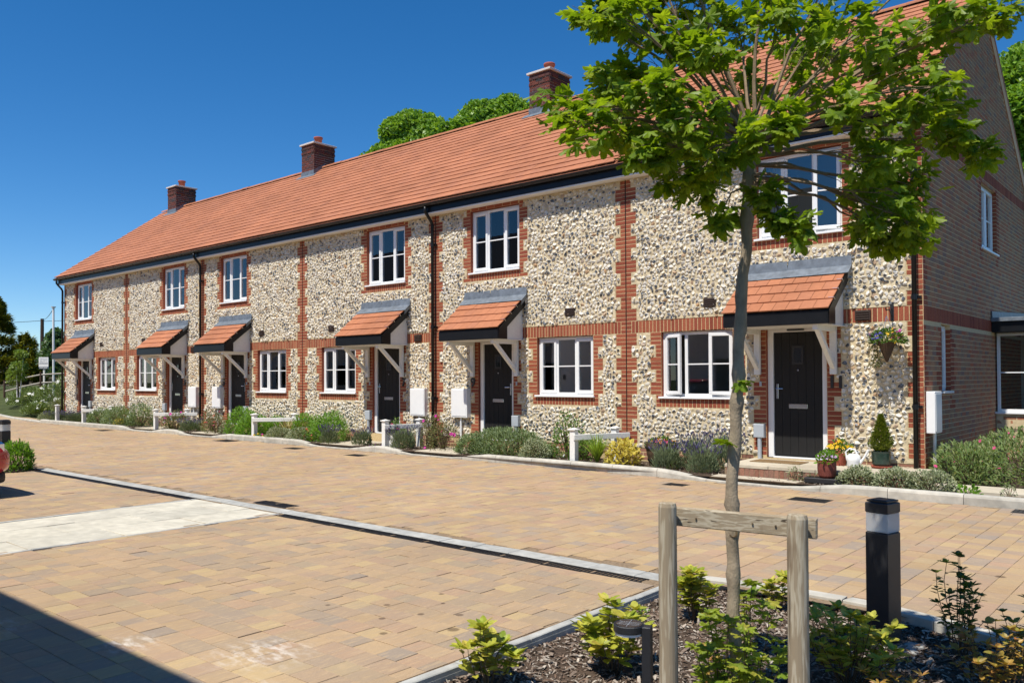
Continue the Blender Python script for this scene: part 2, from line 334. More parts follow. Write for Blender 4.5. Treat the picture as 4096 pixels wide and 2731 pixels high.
MT['carred'] = surf('red_car_paint', [(.42, .008, .012)], .22, 4, .03, 30, .0, .5, coat=1.)
MT['carblack'] = surf('black_cladding', [(.02, .02, .021)], .6, 60, .2, 200, .05, .4)
MT['carglass'] = surf('dark_car_glass', [(.01, .012, .014)], .05, 4, .02, 30, .0, .6)
MT['tyre'] = surf('tyre', [(.018, .018, .018)], .8, 60, .2, 200, .1, .3)
# foliage
MT['maple'] = leafmat('field_maple_leaf', [(.11, .19, .010), (.165, .26, .013), (.23, .33, .02), (.13, .22, .012), (.29, .37, .025), (.19, .28, .015)], .52)
MT['mapley'] = leafmat('young_maple_leaf', [(0.221, 0.286, 0.026), (0.312, 0.377, 0.039), (0.169, 0.26, 0.026), (0.39, 0.364, 0.052)], .42)
MT['fg'] = leafmat('yellow_green_leaf', [(.30, .31, .03), (.46, .45, .06), (.22, .28, .025), (.56, .50, .10), (.17, .24, .02), (.40, .42, .04), (.50, .40, .07)], .25)
MT['fgdark'] = leafmat('dark_small_leaf', [(0.06, 0.094, 0.021), (0.094, 0.144, 0.027), (0.152, 0.203, 0.034), (0.075, 0.118, 0.023)], .25)
MT['fgorange'] = leafmat('orange_tip_leaf', [(.30, .22, .04), (.42, .25, .05), (.25, .24, .04), (.36, .14, .04), (.33, .30, .05)], .25)
MT['bigtree'] = leafmat('broad_tree_leaf', [(0.108, 0.216, 0.026), (0.184, 0.335, 0.032), (0.281, 0.432, 0.054), (0.13, 0.259, 0.026), (0.238, 0.378, 0.039)], .35)
MT['conifer'] = leafmat('conifer_spray', [(0.062, 0.094, 0.015), (0.112, 0.144, 0.018), (0.213, 0.219, 0.025), (0.3, 0.263, 0.031), (0.075, 0.112, 0.015)], .15)
MT['birch'] = leafmat('birch_leaf', [(0.116, 0.189, 0.029), (0.174, 0.261, 0.043), (0.232, 0.304, 0.058)], .35)
MT['rowan'] = leafmat('rowan_leaf', [(0.058, 0.123, 0.043), (0.087, 0.16, 0.058), (0.131, 0.203, 0.072)], .3)
MT['shrub'] = leafmat('mid_green_leaf', [(0.058, 0.123, 0.022), (0.102, 0.189, 0.029), (0.145, 0.239, 0.041), (0.08, 0.145, 0.023)], .3)
MT['bright'] = leafmat('bright_green_leaf', [(0.087, 0.203, 0.017), (0.145, 0.29, 0.026), (0.203, 0.362, 0.036)], .35)
MT['silver'] = leafmat('grey_green_leaf', [(0.109, 0.16, 0.065), (0.16, 0.225, 0.094), (0.217, 0.275, 0.123), (0.131, 0.189, 0.072)], .25)
MT['varieg'] = leafmat('variegated_leaf', [(0.103, 0.138, 0.063), (0.23, 0.265, 0.138), (0.391, 0.402, 0.253), (0.138, 0.172, 0.081), (0.299, 0.322, 0.184)], .2)
MT['rose'] = leafmat('bronze_rose_leaf', [(0.072, 0.102, 0.029), (0.131, 0.145, 0.043), (0.189, 0.145, 0.072), (0.102, 0.131, 0.036)], .25)
MT['lav'] = leafmat('lavender_leaf', [(0.131, 0.174, 0.087), (0.189, 0.239, 0.131), (0.232, 0.275, 0.16)], .2)
MT['lavfl'] = leafmat('lavender_flower', [(.055, .05, .12), (.085, .07, .17), (.12, .10, .21)], .2)
MT['yellowl'] = leafmat('yellow_leaf', [(.55, .44, .06), (.62, .52, .12), (.45, .38, .05)], .25)
MT['phorm'] = leafmat('striped_blade', [(.42, .36, .15), (.5, .44, .22), (.3, .3, .1), (.45, .28, .14)], .2)
MT['iris'] = leafmat('iris_blade', [(0.145, 0.246, 0.029), (0.246, 0.362, 0.043), (0.189, 0.29, 0.036)], .25)
MT['straw'] = leafmat('pale_grass', [(.22, .22, .12), (.3, .29, .17), (.16, .18, .08)], .2)
MT['hedge'] = leafmat('tall_green_leaf', [(0.102, 0.145, 0.043), (0.16, 0.217, 0.065), (0.131, 0.189, 0.051)], .25)
MT['cistus'] = leafmat('rock_rose_leaf', [(.10, .17, .04), (.17, .25, .07), (.24, .31, .12), (.09, .15, .035), (.28, .30, .12), (.14, .22, .06)], .3)
MT['dwarf'] = leafmat('dwarf_conifer_leaf', [(.09, .13, .012), (.15, .19, .018), (.20, .23, .025)], .2)
def petal(name, c): return leafmat(name, [c, tuple(min(1, x*1.25) for x in c)], .25, .5, .05)
for k, c in dict(pink=(.62, .06, .22), magenta=(.55, .02, .32), pyellow=(.75, .47, .02), lilac=(.58, .40, .66), blue=(.10, .09, .42), porange=(.75, .28, .05), pwhite=(.8, .8, .76), coral=(.65, .14, .10), purple=(.16, .03, .22)).items(): MT[k] = petal('petal_'+k, c)
X_, Y_, Z_ = np.array([1., 0, 0]), np.array([0, 1., 0]), np.array([0, 0, 1.])
# ------------------------------------------------------------------ the terrace
ZB0, ZB1, ZSO = 2.41, 2.636, 5.28         # underside and top of the soldier band, soffit
EY, EZ, RY, RZ = -.33, 5.545, 4.05, 8.75; RA = math.atan2(RZ-EZ, RY-EY); SLN = math.hypot(RZ-EZ, RY-EY)
def flint_templates():
    out = []
    for k in range(12):
        n = 8; a = np.sort(np.arange(n)*2*PI/n+rng.normal(0, .2, n)); r = np.clip(1+rng.normal(0, .19, n), .62, 1.35); rr = np.clip(r*rng.uniform(.62, .9, n), .42, 1.1)
        c = rng.normal(0, .2, 2); tl = rng.normal(0, .28, 2)
        V = [(r[i]*math.cos(a[i]), r[i]*math.sin(a[i]), -.15) for i in range(n)]
        V += [(rr[i]*math.cos(a[i]), rr[i]*math.sin(a[i]), .75+tl[0]*math.cos(a[i])+tl[1]*math.sin(a[i])+rng.normal(0, .08)) for i in range(n)]
        V.append((c[0], c[1], rng.uniform(.72, 1.1)))
        Q = [(i, (i+1) % n, n+(i+1) % n, n+i) for i in range(n)]; T = [(n+i, n+(i+1) % n, 2*n) for i in range(n)]
        out.append((np.array(V), [np.array(Q), np.array(T)], np.array([1.]*n+[.62]*n+[0.])))
    return out
FT = flint_templates()
FMESH = [mesh_np('flint', V, F, MT['flint'], {'rad': r}) for V, F, r in FT]

def window(parent, fr, w, h, lights=3, cas=(0, 2), opens=None, bar=True, shut=False, rec=.075, curtain=None, sill=True, deep=2.4):
    opens = opens or {}; O, U, V, N = fr
    m = MB(fr); fb = .055; a, b = -rec-.065, -rec
    m.bbox(0, w, 0, fb, a, b, .004); m.bbox(0, w, h-fb, h, a, b, .004); m.bbox(0, fb, fb+.001, h-fb-.001, a, b, .004); m.bbox(w-fb, w, fb+.001, h-fb-.001, a, b, .004)
    xs = [w*k/lights for k in range(lights+1)]
    for k in range(1, lights): m.bbox(xs[k]-.03, xs[k]+.03, fb+.001, h-fb-.001, a, b, .004)
    fo = m.part('window', MT['white'], parent)
    for k in range(lights):
        x0 = xs[k]+(fb if k == 0 else .03); x1 = xs[k+1]-(fb if k == lights-1 else .03); y0, y1 = fb, h-fb; f2 = fr
        an = opens.get(k)
        if an:
            px = x0 if an > 0 else x1; c, s = math.cos(abs(an)), math.sin(abs(an)); sg = 1 if an > 0 else -1
            U2 = U*c+N*s*sg; N2 = N*c-U*s*sg; O2 = O+U*px+N*b; f2 = (O2-U2*px-N2*b, U2, V, N2)
        if k in cas:
            cm = MB(f2); cw = .045; e = .012; p0, p1 = b-.035, b+.016
            cm.bbox(x0-e, x1+e, y0-e, y0+cw, p0, p1, .005); cm.bbox(x0-e, x1+e, y1-cw, y1+e, p0, p1, .005)
            cm.bbox(x0-e, x0+cw, y0+cw+.001, y1-cw-.001, p0, p1, .005); cm.bbox(x1-cw, x1+e, y0+cw+.001, y1-cw-.001, p0, p1, .005)
            cm.part('casement', MT['white'], fo); x0 += cw-.004; x1 -= cw-.004; y0 += cw-.004; y1 -= cw-.004
        MB(f2).box(x0-.003, x1+.003, y0-.003, y1+.003, b-.028, b-.016).part('pane', MT['glass'], fo)
        if bar: MB(f2).box(x0, x1, h*.5-.011, h*.5+.011, b-.015, b-.004).part('glazing_bar', MT['white'], fo)
        if shut:
            sm = mesh_np('shutter_slat', *(lambda q: (np.concatenate(q.V), [np.array(f) for f in q.F.values()]))(MB().box(-(x1-x0)/2+.035, (x1-x0)/2-.035, -.032, .032, -.004, .004)), MT['slat'])
            t = math.radians(38); ys = np.arange(y0+.04, y1-.02, .062); c_, s_ = math.cos(t), math.sin(t)
            B = np.stack([U, V*c_+N*s_*-1, N*c_+V*s_], 1)
            inst('shutter_slat', sm, np.repeat(B[None], len(ys), 0), np.array([O+U*(x0+x1)/2+V*y+N*(-rec-.115) for y in ys]), fo)
            MB(fr).box(x0-.01, x0+.034, y0, y1, -rec-.13, -rec-.10).box(x1-.034, x1+.01, y0, y1, -rec-.13, -rec-.10).part('shutter_stile', MT['slat'], fo)
    if sill: MB(fr).bbox(-.045, w+.03, -.035, .0, -rec-.05, .045, .005).part('sill', MT['white'], fo)
    if curtain:
        for (c0, c1) in curtain:
            n = 14; us = np.linspace(c0, c1, n); cm = MB(fr)
            cm.add([(u_, v_, -rec-.22+.025*math.sin(i*2.1)) for v_ in (.02, h-.02) for i, u_ in enumerate(us)], [(i, i+1, n+i+1, n+i) for i in range(n-1)]); cm.part('curtain', MT['curtain'], fo)
    r = MB(fr); r.add([(-.25, -.35, -rec-.07), (w+.25, -.35, -rec-.07), (w+.25, h+.2, -rec-.07), (-.25, h+.2, -rec-.07), (-.25, -.35, -deep), (w+.25, -.35, -deep), (w+.25, h+.2, -deep), (-.25, h+.2, -deep)],
                     [(4, 5, 6, 7), (0, 1, 5, 4), (1, 2, 6, 5), (2, 3, 7, 6), (3, 0, 4, 7)]); r.part('room', MT['interior'], fo)
    return fo
def text_mesh(s, size, ext, mat, name, bold=.0):
    c = bpy.data.curves.new(name, 'FONT'); c.body = s; c.size = size; c.extrude = ext; c.align_x = 'CENTER'; c.align_y = 'CENTER'; c.offset = bold; c.resolution_u = 3
    o = bpy.data.objects.new(name, c); COL.objects.link(o); bpy.context.view_layer.update()
    me = bpy.data.meshes.new_from_object(o.evaluated_get(bpy.context.evaluated_depsgraph_get())); bpy.data.objects.remove(o); me.name = name
    me.materials.clear(); me.materials.append(mat); return me
def text_part(s, size, ext, mat, name, parent, p, U, V, N, bold=.0):
    o = link(name, text_mesh(s, size, ext, mat, name, bold), parent); p = np.asarray(p, float)-org(parent)
    o.matrix_basis = Matrix(((U[0], V[0], N[0], p[0]), (U[1], V[1], N[1], p[1]), (U[2], V[2], N[2], p[2]), (0, 0, 0, 1))); return o

def roofz(y): return RZ-abs(y-RY)*(RZ-EZ)/(RY-EY)
def tiles_slope(s0, s1, g): return int((s1-s0)/g)

def house(num, xl, xr, dc, gl, fl, s, label, pipe=None, meter=None, vents=(), chim=None, shutF=False, shutG=False, opensF=None, opensG=None, curF=None, curG=None):
    H = thing('terraced_house', label, 'house', ((xl+xr)/2, 0, 0), 'terraced houses of the flint row')
    W = 1.385; gz0, gz1 = 1.25, ZB0; fz0, fz1 = 3.87, 5.205; d0, d1 = dc-.495, dc+.495
    holes = [(gl, gl+W, gz0, gz1), (fl, fl+W, fz0, fz1), (d0, d1, .28, ZB0)]
    B = []; RG = []                                # bricks (cx,cz,w,h,out), brick regions
    def vstrip(edge, sgn, j0, j1, up, wide=(.225, .115)):      # quoined strip from a straight edge outwards
        js = range(j0, j1); blk = {}
        for j in js:
            z0 = ZB1+.075*j if up else ZB0-.075*(j+1); wd = wide[0] if (j//3) % 2 == 0 else wide[1]
            if z0 < .16: continue
            B.append((edge+sgn*(wd/2), z0+.0375, wd-.01, .065, 0)); e = sorted((edge, edge+sgn*wd)); k = (e[0], e[1], j//3)
            q = blk.get(k); blk[k] = (min(q[0], z0), max(q[1], z0+.075)) if q else (z0, z0+.075)
        for (a, b, _), (z0, z1) in blk.items(): RG.append((a, b, z0, z1))
    nU = 35
    vstrip(xl+.003, 1, 0, nU, True); vstrip(xl+.003, 1, 0, 30, False); vstrip(xr-.003, -1, 0, nU, True); vstrip(xr-.003, -1, 0, 30, False)
    for e in (xl+.06, xr-.06):                       # the strips run through the band as short courses
        for j in range(3): B.append((e, ZB0+.075*j+.0375, .105, .065, 0))
    for (e, sg) in ((gl, -1), (gl+W, 1)): vstrip(e, sg, 0, 18, False)
    for (e, sg) in ((fl, -1), (fl+W, 1)): vstrip(e, sg, 14, nU, True)
    for (e, sg) in ((d0, -1), (d1, 1)): vstrip(e, sg, 0, 28, False)
    def soldiers(x0, x1, z0, h):
        n = max(1, int(round((x1-x0)/.075))); p = (x1-x0)/n
        for k in range(n): B.append((x0+p*(k+.5), z0+h/2, p-.01, h-.01, 0))
        RG.append((x0, x1, z0, z0+h))
    soldiers(xl+.118, xr-.118, ZB0, ZB1-ZB0)
    RG.append((xl, xr, ZB0, ZB1)); soldiers(gl, gl+W, 1.06, .165); soldiers(fl, fl+W, 3.686, .165)
    for x in np.arange(fl+.11, fl+W, .225)[:6]: B.append((x+.02, fz1+.0375, .215, .065, 0))
    RG.append((fl, fl+W, fz1, ZSO))
    PB = []
    for r_ in range(3):
        x = xl+.01+(.1125 if r_ % 2 else 0)
        while x < xr-.2:
            if not (d0-.24 < x+.11 < d1+.24) or r_ < 0: PB.append((x+.1125, .1225+.075*r_-.0, .215, .065, -.002))
            x += .225
    RG.append((xl, xr, .0, .31))
    # backing masonry in cells, holes left open
    xs = sorted({round(v, 4) for r in RG+holes for v in r[:2]} | {xl, xr}); zs = sorted({round(v, 4) for r in RG+holes for v in r[2:]} | {-.1, ZSO+.03})
    xs = [x for x in xs if xl-1e-6 <= x <= xr+1e-6]
    wm = MB(); pm = MB()
    def inside(x, z, R): return any(a < x < b and c < z < d for a, b, c, d in R)
    for z0, z1 in zip(zs[:-1], zs[1:]):
        run = None
        for x0, x1 in list(zip(xs[:-1], xs[1:]))+[(xr, xr)]:
            c, z = (x0+x1)/2, (z0+z1)/2; k = 'e' if x1 <= x0 else 'h' if inside(c, z, holes) else 'b' if inside(c, z, RG) else 'f'
            if run and run[0] == k: run[2] = x1
            else:
                if run and run[0] in 'bf':
                    wm.add([(run[1], .0035, z0), (run[2], .0035, z0), (run[2], .0035, z1), (run[1], .0035, z1)], [(0, 1, 2, 3)])
                    if run[0] == 'f': pm.box(run[1]+.003, run[2]-.003, -.004, .003, z0, z1)
                run = [k, x0, x1]
    wm.part('wall', MT['mortar'], H); MB().box(xl, xr, 8.0, 8.1, -.1, 5.7).part('rear_wall', MT['gbrick'], H); pm.part('flint_panel', MT['fmortar'], H)
    for (x0, x1, z0, z1) in holes:
        MB().add([(x0, .0, z0), (x0, .2, z0), (x0, .2, z1), (x0, .0, z1), (x1, .0, z0), (x1, .2, z0), (x1, .2, z1), (x1, .0, z1)], [(0, 1, 2, 3), (7, 6, 5, 4), (3, 2, 6, 7)]).part('reveal', MT['brick'], H)
    PB = [q for q in PB if abs(q[0]-dc) > .6]
    fb = (np.zeros(3), X_, Z_, -Y_)
    Ball = [(b[0], b[1], b[2], b[3], b[4]) for b in B if not any(h[0]-.001 < b[0] < h[1]+.001 and h[2] < b[1] < h[3] for h in holes)]
    lay('brick', 'brickwork', Ball, fb, MT['brick'], H, .02, .004, .0008)
    lay('plinth_brick', 'plinth_brickwork', PB, fb, MT['plinth'], H, .02, .004, .0012, keep=60)
    # flints
    P = []
    z = .335
    while z < ZSO-.02:
        hh = rng.uniform(.052, .074); x = xl+rng.uniform(0, .05)
        while x < xr:
            ww = rng.uniform(.05, .105); P.append((x+ww/2, z+hh/2+rng.normal(0, .006), ww*.485, hh*rng.uniform(.44, .57))); x += ww+rng.uniform(.0, .012)
        z += hh+.006
    P = np.array(P); a0_ = rng.uniform(0, 6, 4)
    P[:, 1] += .030*np.sin(P[:, 0]*7.3+a0_[0]+1.7*np.sin(P[:, 1]*2.9+a0_[1]))+.022*np.sin(P[:, 0]*17.+a0_[2]+2*np.sin(P[:, 1]*6.+a0_[3]))+rng.normal(0, .009, len(P))
    ok = np.ones(len(P), bool); rg = np.array(RG+holes)
    ex = np.maximum(rg[None, :, 0]-P[:, None, 0], P[:, None, 0]-rg[None, :, 1]); ez = np.maximum(rg[None, :, 2]-P[:, None, 1], P[:, None, 1]-rg[None, :, 3])
    bad = (ex < P[:, None, 2]*.72) & (ez < P[:, None, 3]*.72); ok = ~bad.any(1) & (P[:, 0]-xl > .03) & (xr-P[:, 0] > .03) & (P[:, 1] < ZSO-.03)
    P = P[ok]; N = len(P); a = rng.normal(0, .35, N); ca, sa = np.cos(a), np.sin(a); Bm = np.zeros((N, 3, 3))
    Bm[:, 0, 0] = P[:, 2]*ca; Bm[:, 2, 0] = P[:, 3]*sa; Bm[:, 0, 1] = -P[:, 2]*sa; Bm[:, 2, 1] = P[:, 3]*ca
    dep = rng.uniform(.016, .032, N); Bm[:, 1, 2] = -dep; Bm[:, 0, 2] = rng.normal(0, .004, N); Bm[:, 2, 2] = rng.normal(0, .005, N)
    L = np.stack([P[:, 0], np.full(N, -.001), P[:, 1]], 1); d = np.linalg.norm(L-CAMP, axis=1); od = np.argsort(d); near = np.zeros(N, bool); near[od[:300]] = True
    tid = rng.integers(0, 12, N)
    for k in range(12):
        i = np.where(near & (tid == k))[0]; inst('flint', FMESH[k], Bm[i], L[i], H)
    VV = []; Q = []; T3 = []; RD = []; RN = []; n = 0
    for k in range(12):
        i = np.where(~near & (tid == k))[0]; V, F, rd = FT[k]; m = len(V); c = len(i)
        VV.append((np.einsum('nij,vj->nvi', Bm[i], V)+L[i][:, None]).reshape(-1, 3)); o_ = np.arange(c)[:, None, None]*m+n
        Q.append((F[0][None]+o_).reshape(-1, 4)); T3.append((F[1][None]+o_).reshape(-1, 3)); n += c*m; RD.append(np.tile(rd, c)); RN.append(np.repeat(rng.random(c), m))
    stuff(link('flintwork', mesh_np('flintwork', np.concatenate(VV)-org(H), [np.concatenate(Q), np.concatenate(T3)], MT['flint'], {'rad': np.concatenate(RD), 'rnd': np.concatenate(RN)}), H))
    # openings
    window(H, (np.array([gl, 0, gz0]), X_, Z_, -Y_), W, gz1-gz0-.01, shut=shutG, opens=opensG, curtain=curG)
    window(H, (np.array([fl, 0, fz0]), X_, Z_, -Y_), W, fz1-fz0-.01, shut=shutF, opens=opensF, curtain=curF)
    f = (np.array([dc, 0, 0]), X_, Z_, -Y_); m = MB(f)
    m.bbox(-.493, -.403, .28, 2.40, -.15, -.06, .004); m.bbox(.403, .493, .28, 2.40, -.15, -.06, .004); m.bbox(-.402, .402, 2.32, 2.40, -.15, -.06, .004); m.bbox(-.402, .402, .265, .30, -.16, -.03, .004)
    m.part('door_frame', MT['white'], H)
    m = MB(f); m.box(-.40, .40, .302, 2.318, -.14, -.103)
    for k in range(6): m.bbox(-.398+.1328*k, -.398+.1328*(k+1)-.004, .33, 2.316, -.102, -.095, .002)
    D = m.part('door', MT['door'], H)
    m = MB(f); m.bbox(-.095, .095, 1.79, 1.83, -.094, -.078, .004); m.bbox(-.095, .095, 2.06, 2.10, -.094, -.078, .004); m.bbox(-.095, -.06, 1.83, 2.06, -.094, -.078, .004); m.bbox(.06, .095, 1.83, 2.06, -.094, -.078, .004)
    m.part('door_light', MT['bmetal'], D); MB(f).box(-.06, .06, 1.83, 2.06, -.094, -.088).part('pane', MT['carglass'], D)
    MB(f).bbox(-.155, .155, 1.085, 1.155, -.094, -.08, .004).part('letter_plate', MT['chrome'], D)
    hx = -s*.345; m = MB(f); m.bbox(hx-.018, hx+.018, 1.24, 1.48, -.094, -.086, .003); m.tube([(hx, 1.40, -.09), (hx, 1.40, -.04), (hx+s*.115, 1.40, -.038)], .010, 8); m.part('handle', MT['chrome'], D)
    MB(f).tube([(0, 1.70, -.096), (0, 1.70, -.086)], .014, 10).part('spyhole', MT['chrome'], D)
    MB(f).bbox(-.13, .13, 2.335, 2.395, -.05, .05, .02).part('porch_light', MT['bmetal'], H)
    MB(f).bbox(-s*.59-.018, -s*.59+.018, 1.44, 1.52, .0, .018, .003).part('door_bell', MT['greyplastic'], H)
    MB(f).bbox(-s*.60-.09, -s*.60+.09, .60, .82, .0, .09, .008).tube([(-s*.60, .62, .045), (-s*.60, .2, .045)], .035, 8).part('cable_box', MT['greyplastic'], H)
    text_part(str(num), .26, .012, MT['bmetal'], 'house_number', H, (dc+s*.645, -.014, 1.50), X_, Z_, -Y_, .009)
    if meter is not None:
        m = MB(); m.bbox(meter-.24, meter+.24, -.12, .0, .74, 1.37, .006); mb = m.part('meter_box', MT['white'], H)
        MB().bbox(meter-.215, meter+.215, -.128, -.121, .77, 1.345, .004).part('box_door', MT['white'], mb)
        MB().tube([(meter, -.06, .74), (meter, -.06, .1)], .022, 8).part('conduit', MT['white'], mb)
    for (vx, vz) in vents:
        m = MB(); m.bbox(vx-.115, vx+.115, -.028, .01, vz-.08, vz+.08, .004); V0 = m.part('air_vent', MT['vent'], H)
        m = MB()
        for k in range(4): m.bbox(vx-.095, vx+.095, -.04, -.0285, vz-.066+.035*k, vz-.043+.035*k, .005)
        m.part('vent_louvre', MT['vent'], V0)
    # canopy over the door
    hw = .85; cl = math.hypot(.87, .715); ca, sa = .87/cl, .715/cl; Sv = np.array([0, ca, sa]); Sn = np.array([0, -sa, ca]); O = np.array([dc, -.87, 2.585])
    m = MB(); m.prism([(-.83, 2.38), (-.83, 2.585), (.0, 3.27), (.0, 3.20), (-.60, 2.70), (-.60, 2.38)], dc-hw+.03, dc+hw-.03, 0); MSO = MB().box(dc-hw+.06, dc+hw-.06, -.82, -.003, 2.366, 2.379)
    K = m.part('canopy', MT['black'], H)
    MSO.part('canopy_soffit', MT['wpaint'], K)
    m = MB(); m.bbox(dc-hw+.02, dc+hw-.02, -.855, -.832, 2.375, 2.57, .004)
    for q in (-1, 1): a = dc+q*(hw-.02); m.prism([(-.831, 2.375), (-.831, 2.585), (-.58, 2.785), (-.58, 2.375)], a-.012, a+.012, 0); m.prism([(-.579, 2.62), (-.579, 2.79), (-.0, 3.262), (.0, 3.08)], a-.012, a+.012, 0)
    m.part('fascia_board', MT['black'], K)
    for q in (-1, 1):
        a = dc+q*(hw-.10); MB().prism([(-.56, 2.375), (-.56, 2.61), (-.004, 3.06), (-.004, 2.375)], a-.01, a+.01, 0).part('cheek', MT['wpaint'], K)
        a = dc+q*.62; m = MB(); m.bbox(a-.05, a+.05, -.085, -.03, 1.63, 2.37, .005); m.bbox(a-.04, a+.04, -.80, -.086, 2.29, 2.37, .005)
        p = np.array([0, .05, 0]); A = np.array([a, -.09, 1.76]); Bq = np.array([a, -.70, 2.30]); dv = (Bq-A)/np.linalg.norm(Bq-A); nv = np.cross(X_, dv)
        m2 = MB((A, X_, nv, dv)); m2.box(-.034, .034, -.035, .035, -.03, np.linalg.norm(Bq-A)+.02); m.V += m2.V; m.R += m2.R; m.F.setdefault(4, []).extend([[i+m.n for i in f_] for f_ in m2.F[4]]); m.n += m2.n
        m.part('bracket', MT['wpaint'], K)
    tl = []
    for r_ in range(4):
        x = -hw; first = True; s0 = .0+.235*r_
        while x < hw-.02:
            w = .315 if (first and r_ % 2) else .21; w = min(w, hw-x) if hw-x-w > .1 or hw-x <= w else hw-x
            tl.append((x+w/2, s0+.1425, w-.004, .285, .022+.0)); x += w; first = False
    lay('roof_tile', 'roof_tiling', tl, (O, X_, Sv, Sn), MT['tile'], K, .02, .003, .001, tilt=.004, pitch=.085)
    m = MB(); a0, a1 = dc-hw-.03, dc+hw+.06; p0 = O+Sv*.88+Sn*.034; p1 = O+Sv*1.085+Sn*.034
    for (u0, u1) in ((a0, dc-.1), (dc-.103, a1)):
        t = .003 if u1 == a1 else 0
        m.add([(u0, p0[1]-t, p0[2]+t), (u1, p0[1]-t, p0[2]+t), (u1, p1[1]-t, p1[2]+t), (u0, p1[1]-t, p1[2]+t), (u1-.01, -.034-t, 3.455), (u0+.02, -.034-t, 3.455)], [(0, 1, 2, 3), (3, 2, 4, 5)])
    m.add([(a1, p0[1]-.003, p0[2]+.003), (a1, p1[1], p1[2]), (a1-.012, p1[1], p1[2]-.09), (a1-.012, p0[1], p0[2]-.1)], [(0, 1, 2, 3)])
    m.part('lead_flashing', MT['lead'], K)
    for r_ in range(1, 4): q = O+Sv*(.235*r_+.02)+Sn*.03; m = MB(); m.tube([q+X_*(hw-.07), q+X_*(hw+.015), q+X_*(hw+.02)-Sn*.05], .006, 6); m.part('tile_clip', MT['chrome'], K)
    # eaves, gutter
    MB().bbox(xl+.001, xr-.001, -.24, -.216, 5.305, 5.53, .003).part('eaves_fascia', MT['black'], H)
    MB().box(xl+.001, xr-.001, -.232, .02, 5.276, 5.304).part('soffit', MT['wpaint'], H)
    gx0, gx1 = xl-(.16 if num == 1 else -.001), xr+(.1 if num == 11 else -.001)
    def half(r, t, x0, x1):
        a = np.linspace(0, PI, 9); po = [(-.305-r*math.cos(q), 5.50-r*math.sin(q)) for q in a]; pi_ = [(-.305-(r-t)*math.cos(q), 5.50-(r-t)*math.sin(q)) for q in a[::-1]]
        n = len(po); m = MB()
        for i in range(n-1): m.prism([po[i], po[i+1], pi_[n-2-i], pi_[n-1-i]], x0, x1, 0)
        return m
    G = half(.062, .005, gx0, gx1).part('gutter', MT['black'], H)
    for x in np.arange(gx0+.35, gx1-.2, .82): half(.069, .012, x-.022, x+.022).box(x-.02, x+.02, -.30, -.241, 5.44, 5.47).part('gutter_bracket', MT['black'], G)
    if pipe is not None:
        x = pipe; m = MB(); m.tube([(x, -.305, 5.44), (x, -.305, 5.33), (x, -.25, 5.26), (x, -.12, 5.12), (x, -.085, 5.04), (x, -.085, .14)], .036, 12); DP = m.part('downpipe', MT['black'], H, True)
        for z in (4.6, 2.75, 1.15): m = MB(); m.tube([(x, -.085, z-.04), (x, -.085, z+.04)], .043, 12); m.box(x-.06, x+.085, -.05, -.01, z-.018, z+.018); m.part('pipe_clip', MT['black'], DP)
        MB().bbox(x-.07, x+.07, -.17, -.02, .04, .14, .01).part('pipe_shoe', MT['black'], DP)
    # main roof
    x0, x1 = xl-(.10 if num == 1 else 0), xr+(.06 if num == 11 else 0)
    m = MB(); m.prism([(EY, EZ-.03), (RY, RZ-.03), (2*RY-EY, EZ-.03), (2*RY-EY, EZ-.12), (RY, RZ-.14), (EY, EZ-.10)], x0, x1, 0); m.part('roof', MT['tile'], H)
    Rv = np.array([0, math.cos(RA), math.sin(RA)]); Rn = np.array([0, -math.sin(RA), math.cos(RA)]); O = np.array([0, EY, EZ])
    g = .268; tl = []; nr = int(SLN/g)+1
    for r_ in range(nr):
        x = x0-(.105 if r_ % 2 else 0)
        hgt = min(g+.05, SLN-g*r_)
        if hgt < .08: continue
        while x < x1-.01:
            a, b = max(x, x0), min(x+.21, x1)
            if b-a > .03: tl.append(((a+b)/2, g*r_+hgt/2, round(b-a, 2)-.003, hgt, .018))
            x += .21
    lay('roof_tile', 'roof_tiling', tl, (O, X_, Rv, Rn), MT['tile'], H, .02, .003, .0012, tilt=.004, pitch=.07)
    rm = MB(); L_ = .45; rm.add(*(lambda n, r: ([(x, r*math.cos(PI*k/n)*1.05, r*math.sin(PI*k/n)*.72) for x in (-.222, .222) for k in range(n+1)], [(k, k+1, n+2+k, n+1+k) for k in range(n)]))(8, .13))
    rme = rm.mesh('ridge_tile', MT['tile']); n = int((x1-x0)/.445)+1; st = (x1-x0)/n
    inst('ridge_tile', rme, np.repeat(np.diag([st/.447, 1, 1])[None], n, 0), np.array([(x0+st*(k+.5), RY+rng.normal(0, .003), RZ-.035+rng.normal(0, .003)) for k in range(n)]), H)
    if chim:
        c0, c1 = chim; y0, y1 = 3.62, 4.48; zt = 9.50; zb = 8.10
        m = MB(); m.box(c0+.01, c1-.01, y0+.01, y1-.01, zb, zt); CH = m.part('chimney', MT['cmortar'], H)
        def face(basis, w):
            it = []
            for j in range(int((zt-8.2)/.075)):
                z = zt-.075*(j+.5); corb = .02 if j in (1, 3) else 0.
                x = 0; k = 0; st = [.1075] if j % 2 else []
                lens = []; t = 0
                while t < w-.02:
                    l = (.1075 if (j % 2 and t == 0) else .2175); l = min(l, w-t); lens.append((t, l)); t += l
                for (t, l) in lens:
                    if l > .03: it.append((t+l/2, z, round(l, 2)-.01+(corb*2 if len(lens) == 1 else 0), .064, .0+corb))
            lay('brick', 'brickwork', it, basis, MT['cbrick'], CH, .03, .004, .001, keep=90)
        face((np.array([c0, y0, 0]), X_, Z_, -Y_), c1-c0); face((np.array([c1, y0, 0]), Y_, Z_, X_), y1-y0); face((np.array([c0, y1, 0]), -Y_, Z_, -X_), y1-y0); face((np.array([c1, y1, 0]), -X_, Z_, Y_), c1-c0)
